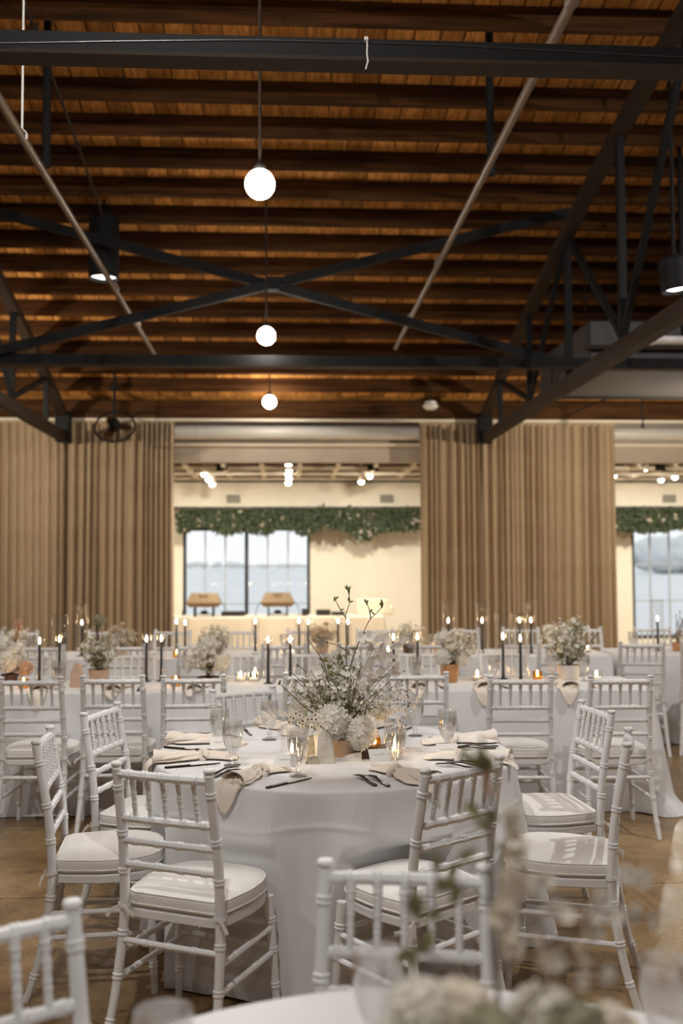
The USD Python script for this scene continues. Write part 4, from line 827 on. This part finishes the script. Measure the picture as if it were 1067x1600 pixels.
# centrepiece of the round table
g = random.Random(5)
cp = thing('centrepiece', 'white flower centrepiece with bare branches in the middle of the round table', 'flower arrangement', (*TC, TZ))
part(cp, 'bowl', lathe([(0, 0), (.055, 0), (.062, .01), (.085, .075), (.08, .078), (.06, .02), (0, .015)], 28).apply_translation((.05, -.10, 0)), 'terracotta')
BR = [[(.03, -.08, .06), (.02, -.01, .121), (.04, -.01, .23), (.058, -.01, .367), (.058, -.01, .478), (.056, -.01, .58), (.073, -.01, .643), (.065, -.01, .693)],
      [(.056, -.01, .575), (.033, -.02, .608), (.011, -.02, .652)],
      [(.04, -.09, .08), (.041, -.09, .187), (.049, -.09, .268), (.072, -.09, .375), (.094, -.09, .443), (.121, -.09, .502), (.155, -.09, .57), (.185, -.09, .599), (.207, -.09, .624)],
      [(.157, -.09, .573), (.151, -.1, .611), (.141, -.1, .638)],
      [(.02, -.07, .07), (-.009, -.06, .156), (-.015, -.06, .238), (-.028, -.06, .333), (-.05, -.06, .401), (-.074, -.06, .436), (-.107, -.06, .486)],
      [(.0, -.09, .08), (-.061, -.14, .169), (-.115, -.14, .202), (-.163, -.14, .245), (-.229, -.14, .309)],
      [(.05, -.1, .08), (.101, -.12, .191), (.134, -.12, .23), (.183, -.12, .265)], [(.121, -.09, .502), (.15, -.06, .517), (.163, -.04, .475), (.16, -.04, .44)],
      [(.07, -.06, .08), (.15, -.02, .18), (.22, .02, .24), (.30, -.02, .30)], [(.0, -.05, .08), (-.06, .0, .25), (-.11, .02, .33), (-.15, .0, .37)], [(.058, -.01, .43), (.02, -.02, .455), (-.03, -.03, .47)]]
for b in BR: part(cp, 'branch', sweep(smoothpath(b, len(b) * 4), np.linspace(.0036 if len(b) > 4 else .0024, .0014, len(b) * 4), 6), 'twig')
def tip_leaves(p, d, n, L, m='green_leaf'):
    for i in range(n): part(cp, 'leaf', leaf(p, np.array(d) + np.array([g.gauss(0, .8), g.gauss(0, .5), g.gauss(.2, .5)]), L * .8 * g.uniform(.7, 1.2), L * .30, nrm=(g.gauss(0, .4), -1, .4)), m)
for p, n, L in (((.065, -.01, .693), 4, .028), ((.071, -.01, .640), 4, .026), ((.011, -.02, .652), 3, .026), ((.207, -.09, .624), 3, .036), ((.141, -.1, .638), 4, .028), ((.175, -.09, .59), 1, .03), ((.035, -.02, .606), 2, .02), ((.152, -.1, .60), 3, .022),
                ((-.045, -.06, .392), 7, .036), ((-.02, -.06, .36), 4, .032), ((.03, -.03, .395), 6, .036), ((.055, -.02, .40), 3, .030), ((.09, -.09, .44), 3, .03), ((.0, -.05, .33), 4, .034), ((.06, -.05, .30), 5, .034), ((-.229, -.14, .309), 3, .02), ((-.107, -.06, .486), 2, .012)): tip_leaves(p, (0, 0, .6), n, L)
part(cp, 'bud', cat_([blob((b[-1][0] + g.gauss(0, .004), b[-1][1], b[-1][2]), .005, i, 1, .1, sc=(.8, .8, 1.5)) for i, b in enumerate(BR)]), 'green_leaf')
for p in ((.135, -.10, .475), (.115, -.10, .49), (.15, -.11, .495), (-.10, -.10, .33), (-.075, -.11, .355)): part(cp, 'dogwood_flower', bloom(p, (g.gauss(0, .4), -1, .6), .030, 4, .3, .5, g), 'white_petal')
for i in range(22):
    u = g.random(); p = np.array([.10 + .17 * u + g.gauss(0, .015), -.05 + g.gauss(0, .02), .24 + .22 * u + g.gauss(0, .03)])
    part(cp, 'bleached_leaf', leaf(p, (g.gauss(.3, .6), g.gauss(-.2, .3), g.gauss(.5, .4)), g.uniform(.035, .055), g.uniform(.018, .028), nrm=(g.gauss(0, .3), -1, .3), cup=.2), 'bleached_leaf')
for (p, d, L) in (((.178, -.04, .465), (.5, 0, .6), .055), ((.169, -.04, .43), (-.3, -.3, .6), .055), ((.18, -.02, .40), (1, -.2, .35), .07), ((.21, -.01, .42), (.2, -.3, 1), .05), ((.25, -.01, .443), (1, 0, .3), .06), ((.24, -.02, .33), (1, -.2, .1), .055), ((.26, -.02, .33), (.4, -.3, .9), .06), ((.18, -.05, .33), (.7, -.5, .5), .06), ((.15, -.05, .36), (.3, -.4, .8), .06), ((.14, -.06, .30), (.7, -.6, .3), .06), ((.29, -.01, .467), (.9, 0, .4), .05), ((.20, -.02, .47), (.6, -.1, .5), .055)):
    part(cp, 'bleached_leaf', leaf(p, d, L, L * .55, nrm=(0, -1, .3), cup=.2), 'bleached_leaf')
for b in ([(.07, -.06, .08), (.113, -.04, .315), (.169, -.04, .438), (.178, -.04, .465)], [(.10, -.04, .28), (.18, -.01, .394), (.25, -.01, .443), (.292, -.01, .467)], [(.09, -.05, .2), (.17, -.03, .29), (.26, -.02, .33)]): part(cp, 'pale_stem', sweep(smoothpath(b, 12), .0018, 5), 'pale_twig')
for p, n in (((.05, -.085, .09), 44),):
    tips = [(p[0] + g.gauss(0, .11), p[1] + g.gauss(.03, .07), .18 + g.random() * .22) for _ in range(n)]; part(cp, 'stem_cluster', stems(g, p, tips), 'twig', kind='stuff')
part(cp, 'filler_leaf', cat_([cloud(g, (-.06, -.05, .25), (.16, .10, .11), 230, 'l', .021), cloud(g, (.14, -.05, .23), (.14, .09, .10), 150, 'l', .020), cloud(g, (.05, -.04, .36), (.10, .07, .08), 70, 'l', .019), cloud(g, (-.09, -.12, .16), (.08, .06, .06), 60, 'l', .024), cloud(g, (.06, -.06, .16), (.10, .07, .06), 90, 'l', .028)]), 'sage_leaf', False, kind='stuff')
part(cp, 'filler_leaf', cat_([cloud(g, (-.04, -.05, .24), (.15, .10, .12), 190, 'l', .024), cloud(g, (.05, -.07, .18), (.13, .08, .06), 120, 'l', .026), cloud(g, (.03, -.04, .34), (.08, .07, .07), 60, 'l', .024)]), 'green_leaf', False, kind='stuff')
part(cp, 'filler_flower', cat_([cloud(g, (-.07, -.09, .25), (.15, .09, .11), 190, 'f5', .0100), cloud(g, (.10, -.08, .23), (.13, .08, .10), 130, 'f5', .0100), cloud(g, (.24, -.06, .22), (.10, .06, .09), 120, 'f5', .011), cloud(g, (.05, -.06, .30), (.11, .08, .09), 80, 'f5', .013)]), 'white_petal', False, kind='stuff')
wax = [(-.12 + g.gauss(0, .035), -.20 + g.gauss(0, .015), .165 + g.gauss(0, .025)) for _ in range(22)]
part(cp, 'waxflower', cat_([tiny(p, (g.gauss(0, .4), -1, .3), .014, 5, g) for p in wax]), 'cream_petal', False, kind='stuff'); part(cp, 'waxflower_eye', cat_([blob((p[0], p[1] - .003, p[2]), .0042, 1, 1, .1) for p in wax]), 'flower_eye', kind='stuff')
part(cp, 'hydrangea_head', hydrangea((-.009, -.16, .145), .072, 130, 3), 'white_petal', False); part(cp, 'hydrangea_head', hydrangea((.104, -.18, .105), .064, 120, 4), 'white_petal', False); part(cp, 'hydrangea_head', hydrangea((-.15, -.06, .20), .042, 60, 6), 'white_petal', False); part(cp, 'hydrangea_head', hydrangea((.20, -.06, .17), .034, 50, 8), 'white_petal', False)
part(cp, 'feathery_plume', cat_([leaf((-.17 - .012 * i, -.08, .155 + .006 * math.sin(i)), (-.5, g.gauss(-.2, .3), g.gauss(.15, .5)), .05, .012, nrm=(0, -1, .2)) for i in range(12)]), 'white_petal')
part(cp, 'berry_spray', cat_([blob((.30 + g.gauss(0, .03), -.03 + g.gauss(0, .03), .24 + g.gauss(0, .06)), .004, i, 1, .1) for i in range(24)]), 'green_leaf', kind='stuff')
# stones, wood block and candles beside it
def stone(name, lb, loc, pts, m, seed):
    v = trimesh.convex.convex_hull(np.array(pts, float)); v = v.subdivide().subdivide(); q = np.array(v.vertices); q += (meshkit.fbm(q * 45 + seed, 3, seed) - .5)[:, None] * .012 * unit([1, 1, .3]); q[:, 2] = np.maximum(q[:, 2], 0); v.vertices = q
    single(name, v, m, lb, 'stone', loc, smooth=25)
stone('stone_slab', 'pale limestone slab leaning in front of the centrepiece', (.165, 4.09, TZ), [(-.035, -.02, 0), (.04, -.02, 0), (.045, .02, 0), (-.03, .03, 0), (-.045, .05, .10), (-.02, .05, .135), (.015, .03, .12), (.036, .02, .06), (-.03, .0, .11), (-.01, .02, .13)], 'limestone', 1)
stone('stone_chunk', 'small round brown stone at the left foot of the slab', (.115, 4.085, TZ), [(-.03, -.02, 0), (.03, -.02, 0), (.03, .02, 0), (-.03, .02, 0), (-.022, -.01, .028), (.02, -.012, .03), (.015, .015, .032), (-.02, .015, .024)], 'brown_stone', 2)
stone('stone_chunk', 'flat wedge stone at the right foot of the slab', (.275, 4.12, TZ), [(-.04, -.015, 0), (.04, -.02, 0), (.045, .02, 0), (-.03, .025, 0), (-.035, 0, .022), (.04, .005, .034), (.02, .02, .03)], 'limestone', 3)
stone('stone_chunk', 'tall brown stone between the left hurricane and the slab', (.105, 4.19, TZ), [(-.04, -.02, 0), (.04, -.02, 0), (.04, .03, 0), (-.04, .03, 0), (-.02, .0, .08), (.015, .01, .10), (.03, .02, .06)], 'brown_stone', 4)
single('wood_block', rbox(-.075, .06, -.04, .04, 0, .048, .003), 'dark_wood', 'dark wooden block under the right white hydrangea', 'wood block', (.385, 4.19, TZ))
def bottle(lb, loc):
    t = thing('amber_bottle', lb, 'votive candle', loc)
    part(t, 'bottle', lathe([(0, 0), (.026, 0), (.028, .006), (.028, .055), (.02, .072), (.0155, .080), (.0165, .092), (.0145, .092), (.0135, .080), (.018, .071), (.026, .055), (.026, .006), (0, .005)], 22), 'amber_glass', 50)
    part(t, 'wax', lathe([(0, .006), (.024, .006), (.024, .02), (0, .021)], 16), 'cream_petal'); part(t, 'flame', flame_mesh(.024, 1.1), 'flame', True)
bottle('amber glass bottle votive glowing right of the hydrangea', (.385, 4.29, TZ + .0))
def big_hurricane(lb, loc, r, h, fl, m='thin_glass'):
    t = thing('candle_cylinder', lb, 'candle', loc)
    part(t, 'cylinder', lathe([(r, .001), (r, h)], 32), m, True); part(t, 'rim', lathe([(r - .0015, h - .0015), (r + .0008, h - .0015), (r + .0008, h + .0015), (r - .0015, h + .0015), (r - .0015, h - .0015)], 28), 'clear_glass', 40); part(t, 'wax', lathe([(0, .005), (r - .012, .005), (r - .012, .035), (0, .036)], 20), 'cream_petal'); part(t, 'flame', flame_mesh(fl), 'flame', True)
big_hurricane('clear glass candle cylinder glowing behind the right goblet', (.455, 4.15, TZ), .043, .155, .037); big_hurricane('clear glass candle cylinder behind the front goblet left of the stones', (.03, 4.10, TZ), .045, .15, .037)

# looser arrangements on the long tables
def arrangement(name, lb, loc, seed, pot, pot_mat, spec):
    g = random.Random(seed); t = thing(name, lb, 'flower arrangement', loc); r, h = pot
    part(t, 'pot', lathe([(0, 0), (r * .7, 0), (r * .78, .004), (r, h), (r - .006, h), (r * .7, .01), (0, .009)], 24), pot_mat)
    tips = []
    for kind, m, c, rad, n, sz in spec:
        nm = {'l': 'foliage', 'f': 'blossom', 'h': 'flower_head', 's': 'grass_stem'}[kind[0]]
        if kind[0] == 'h': part(t, nm, hydrangea(c, rad[0], n, seed + int(c[0] * 100), sz), m, False)
        elif kind[0] == 's':
            tp = [(c[0] + g.gauss(0, rad[0]), c[1] + g.gauss(0, rad[1]), c[2] + g.gauss(0, rad[2])) for _ in range(n)]; part(t, nm, cat_([stems(g, (0, 0, h), tp, .002)] + [blob(q, sz, i, 1, .2, sc=(.6, .6, 1.8)) for i, q in enumerate(tp)]), m, kind='stuff')
        else: part(t, nm, cloud(g, c, rad, n, kind, sz), m, False, kind='stuff')
        tips += [tuple(np.array(c) + np.array([g.gauss(0, .5), g.gauss(0, .5), g.gauss(0, .4)]) * np.array(rad)) for _ in range(5)]
    part(t, 'stem_cluster', stems(g, (0, 0, h * .8), tips, .002), 'twig', kind='stuff'); return t
arrangement('flower_arrangement', 'white roses with a peach stalk at the left edge of the first long table', (-1.86, 6.92, TZ), 61, (.06, .07), 'dark_wood',
    [('h', 'cream_petal', (.0, -.05, .16), (.075,) * 3, 70, .3), ('h', 'white_petal', (.04, .0, .24), (.05,) * 3, 50, .3), ('h', 'peach_petal', (.11, -.03, .11), (.05,) * 3, 50, .3), ('h', 'white_petal', (-.06, .0, .27), (.06,) * 3, 50, .3), ('l', 'sage_leaf', (0, 0, .15), (.12, .1, .08), 60, .04), ('s', 'peach_petal', (.05, 0, .37), (.012, .02, .03), 7, .014)])
arrangement('flower_arrangement', 'bushy pale green arrangement in a tan pot on the first long table', (-1.28, 7.02, TZ), 62, (.075, .085), 'terracotta',
    [('l', 'sage_leaf', (0, 0, .20), (.14, .11, .13), 300, .032), ('f5', 'white_petal', (.0, -.02, .25), (.15, .11, .14), 130, .012), ('l', 'green_leaf', (0, 0, .15), (.10, .08, .08), 90, .035), ('h', 'sage_leaf', (.0, 0, .42), (.045, .04, .02), 40, .3)])
arrangement('flower_arrangement', 'tall white flower arrangement in a dark dish on the first long table', (-.52, 6.90, TZ), 63, (.08, .04), 'dark_wood',
    [('h', 'white_petal', (.0, -.02, .26), (.055,) * 3, 60, .32), ('h', 'cream_petal', (.09, -.03, .14), (.055,) * 3, 60, .3), ('f5', 'white_petal', (-.02, 0, .20), (.12, .1, .10), 150, .018), ('l', 'sage_leaf', (0, 0, .14), (.13, .1, .10), 90, .035), ('s', 'twig', (.02, 0, .27), (.05, .04, .03), 6, .007), ('s', 'dried_petal', (.09, 0, .27), (.03, .03, .02), 8, .008)])
arrangement('flower_arrangement', 'white and cream arrangement in an amber wooden vase on the first long table', (1.12, 6.76, TZ), 64, (.068, .125), 'amber_wood',
    [('h', 'white_petal', (-.05, -.03, .17), (.055,) * 3, 60, .32), ('h', 'white_petal', (-.06, .0, .30), (.04,) * 3, 40, .32), ('f5', 'cream_petal', (.06, 0, .25), (.12, .1, .11), 160, .018), ('l', 'sage_leaf', (.06, 0, .20), (.13, .1, .11), 120, .032), ('l', 'dried_petal', (.08, 0, .25), (.12, .1, .09), 120, .028), ('h', 'cream_petal', (.08, -.04, .15), (.04,) * 3, 40, .32)])
arrangement('flower_arrangement', 'bushy green arrangement with pale blooms in a white bowl', (1.97, 6.86, TZ), 65, (.082, .10), 'white_ceramic',
    [('l', 'sage_leaf', (0, 0, .24), (.16, .13, .13), 300, .032), ('f5', 'white_petal', (.02, -.03, .30), (.19, .12, .14), 90, .018), ('l', 'green_leaf', (0, 0, .18), (.12, .1, .09), 110, .036), ('f5', 'cream_petal', (-.05, -.02, .24), (.18, .1, .12), 60, .016), ('l', 'sage_leaf', (.07, 0, .36), (.06, .05, .04), 60, .03)])
for i, (x, sd, lb) in enumerate(((-2.4, 71, 'low mixed flowers at the left of the second table row'), (-1.45, 72, 'low reddish flowers behind the bushy green arrangement'), (-.62, 73, 'low flowers on the second row below the first brass chafing dish'), (.34, 74, 'golden dried flowers on the second row behind the centrepiece'), (1.12, 75, 'low flowers on the second row left of the right drape'), (2.45, 76, 'low pale flowers on the second row behind the white bowl'))):
    arrangement('flower_arrangement', lb, (x, Y2 - .0367 * x, TZ), sd, (.06, .07), 'terracotta' if i % 2 else 'dark_wood', [('l', 'sage_leaf', (0, 0, .15), (.15, .11, .09), 110, .035), ('f5', 'dried_petal' if i in (1, 3) else 'cream_petal', (0, -.02, .18), (.15, .11, .10), 90, .022), ('h', 'white_petal' if i != 3 else 'dried_petal', (-.05, -.03, .14), (.045,) * 3, 40, .32)])
arrangement('flower_arrangement', 'thin dark stemmed flowers against the right edge window', (3.56, 8.90, TZ), 77, (.05, .08), 'amber_wood', [('s', 'twig', (.03, 0, .28), (.03, .03, .05), 9, .008), ('l', 'dried_petal', (0, 0, .12), (.10, .08, .06), 60, .03), ('h', 'cream_petal', (.04, -.03, .10), (.035,) * 3, 30, .32)])
st = thing('stone_slab', 'upright tan stone slab beside the tan pot on the first long table', 'stone', (-1.36, 6.70, TZ))
m = trimesh.convex.convex_hull(np.array([(-.05, -.02, 0), (.05, -.02, 0), (.05, .02, 0), (-.05, .02, 0), (-.045, -.01, .10), (.045, -.01, .08), (.0, -.01, .165), (-.02, .01, .16), (.02, .01, .15)])).subdivide().subdivide(); q = np.array(m.vertices); q[:, :2] += (meshkit.fbm(q * 40, 3, 3) - .5)[:, None] * .01; m.vertices = q; part(st, 'slab', m, 'terracotta')

# ------------------------------------------------------------------ nearest table: out-of-focus flowers and goblets
g = random.Random(9)
fa = thing('flower_arrangement', 'out of focus tall flower arrangement on the nearest table', 'flower arrangement', (*FC, TZ))
part(fa, 'vase', lathe([(0, 0), (.055, 0), (.06, .01), (.085, .16), (.08, .165), (.055, .015), (0, .012)], 28), 'white_ceramic')
part(fa, 'tall_stem', sweep(smoothpath([(.02, 0, .10), (.044, .02, .27), (.039, .02, .352), (.035, .02, .427), (.036, .02, .502), (.031, .02, .563), (.027, .02, .60)], 30), np.linspace(.0042, .0025, 30), 7), 'twig')
part(fa, 'side_stem', sweep(smoothpath([(.04, .02, .33), (.08, -.06, .38), (.13, -.08, .415), (.19, -.08, .42)], 14), .0018, 6), 'twig'); part(fa, 'side_stem', sweep(smoothpath([(.036, .02, .40), (-.01, .02, .42), (-.06, .02, .40)], 12), .0016, 6), 'twig'); part(fa, 'side_stem', sweep(smoothpath([(.03, .0, .25), (.09, -.07, .36), (.14, -.08, .44), (.175, -.08, .465)], 14), .0016, 6), 'twig'); part(fa, 'side_stem', sweep(smoothpath([(.03, .01, .28), (-.03, .02, .34), (-.062, .02, .36)], 12), .0016, 6), 'twig')
for p in ((.017, .02, .567), (.029, .02, .56), (.037, .02, .578), (.026, .02, .506), (.016, .02, .503), (-.004, .02, .454), (-.029, .02, .438), (0, .02, .424), (.055, .02, .46), (-.046, .02, .392), (-.062, .02, .355), (-.035, .02, .354), (-.066, .02, .399), (.03, .02, .57)):
    for _ in range(2): part(fa, 'leaf', leaf(p, (g.gauss(0, .8), g.gauss(0, .3), g.gauss(.3, .5)), .026, .013, nrm=(g.gauss(0, .3), -1, .3)), 'green_leaf')
for p in ((.032, .018, .552), (.035, .018, .537)): part(fa, 'bud', blob(p, .007, 2, 2, .1, sc=(.8, .8, 1.4)), 'peach_petal')
for p in ((.048, -.03, .519), (.051, -.03, .493), (.040, -.03, .472), (.058, -.03, .478), (.043, -.03, .428), (.046, -.03, .392), (.05, -.03, .371), (.031, -.03, .407), (.062, -.03, .442), (.05, -.03, .455), (.042, -.03, .41)): part(fa, 'cream_blossom', bloom(p, (g.gauss(0, .5), -1, g.gauss(.2, .4)), .0165, 5, .4, .5, g), 'cream_petal')
part(fa, 'blossom_spike', sweep(smoothpath([(.035, 0, .25), (.04, -.02, .40), (.05, -.03, .53)], 12), .002, 6), 'pale_twig')
for p in ((.064, -.08, .468), (.075, -.08, .461), (.096, -.08, .423), (.082, -.08, .433), (.128, -.08, .422), (.153, -.08, .421), (.171, -.08, .424), (.192, -.08, .413), (.168, -.08, .466), (.182, -.08, .462), (.088, -.08, .375), (.139, -.08, .442), (.131, -.08, .404), (.112, -.08, .353), (.141, -.08, .359)): part(fa, 'white_blossom', bloom(p, (g.gauss(0, .5), -1, g.gauss(.2, .5)), .013, 5, .4, .5, g), 'white_petal')
for p in ((.124, -.08, .415), (.109, -.08, .381), (.074, -.08, .382), (.066, -.08, .365)):
    for _ in range(3): part(fa, 'dried_leaf', leaf(p, (g.gauss(0, .8), g.gauss(0, .3), g.gauss(.1, .6)), .024, .012, nrm=(0, -1, .3)), 'dried_petal')
for i, (p, r) in enumerate((((-.055, -.02, .290), .040), ((-.01, -.01, .285), .040), ((.09, -.01, .275), .042), ((.165, -.02, .262), .034))): part(fa, 'hydrangea_head', hydrangea(p, r, 90, 30 + i, .26), 'cream_petal' if i % 2 else 'white_petal', False)
for i, (p, r) in enumerate((((.003, -.12, .308), .034), ((.098, -.12, .312), .034))): part(fa, 'sage_head', hydrangea(p, r, 90, 40 + i, .26), 'sage_leaf', False)
part(fa, 'stem_cluster', stems(g, (.02, 0, .14), [(-.055, -.02, .27), (-.01, -.01, .27), (.09, -.01, .26), (.165, -.02, .25), (.003, -.12, .30), (.098, -.12, .30)], .003), 'twig', kind='stuff')
for x, y, lb in ((.152, 1.66, 'out of focus goblet at the bottom centre of the nearest table'), (.605, 1.59, 'out of focus goblet at the bottom right corner'), (-.172, 1.46, 'out of focus goblet rim at the bottom left')): place(goblet0, (x, y, TZ), 10, lb, 'goblets on the nearest table')
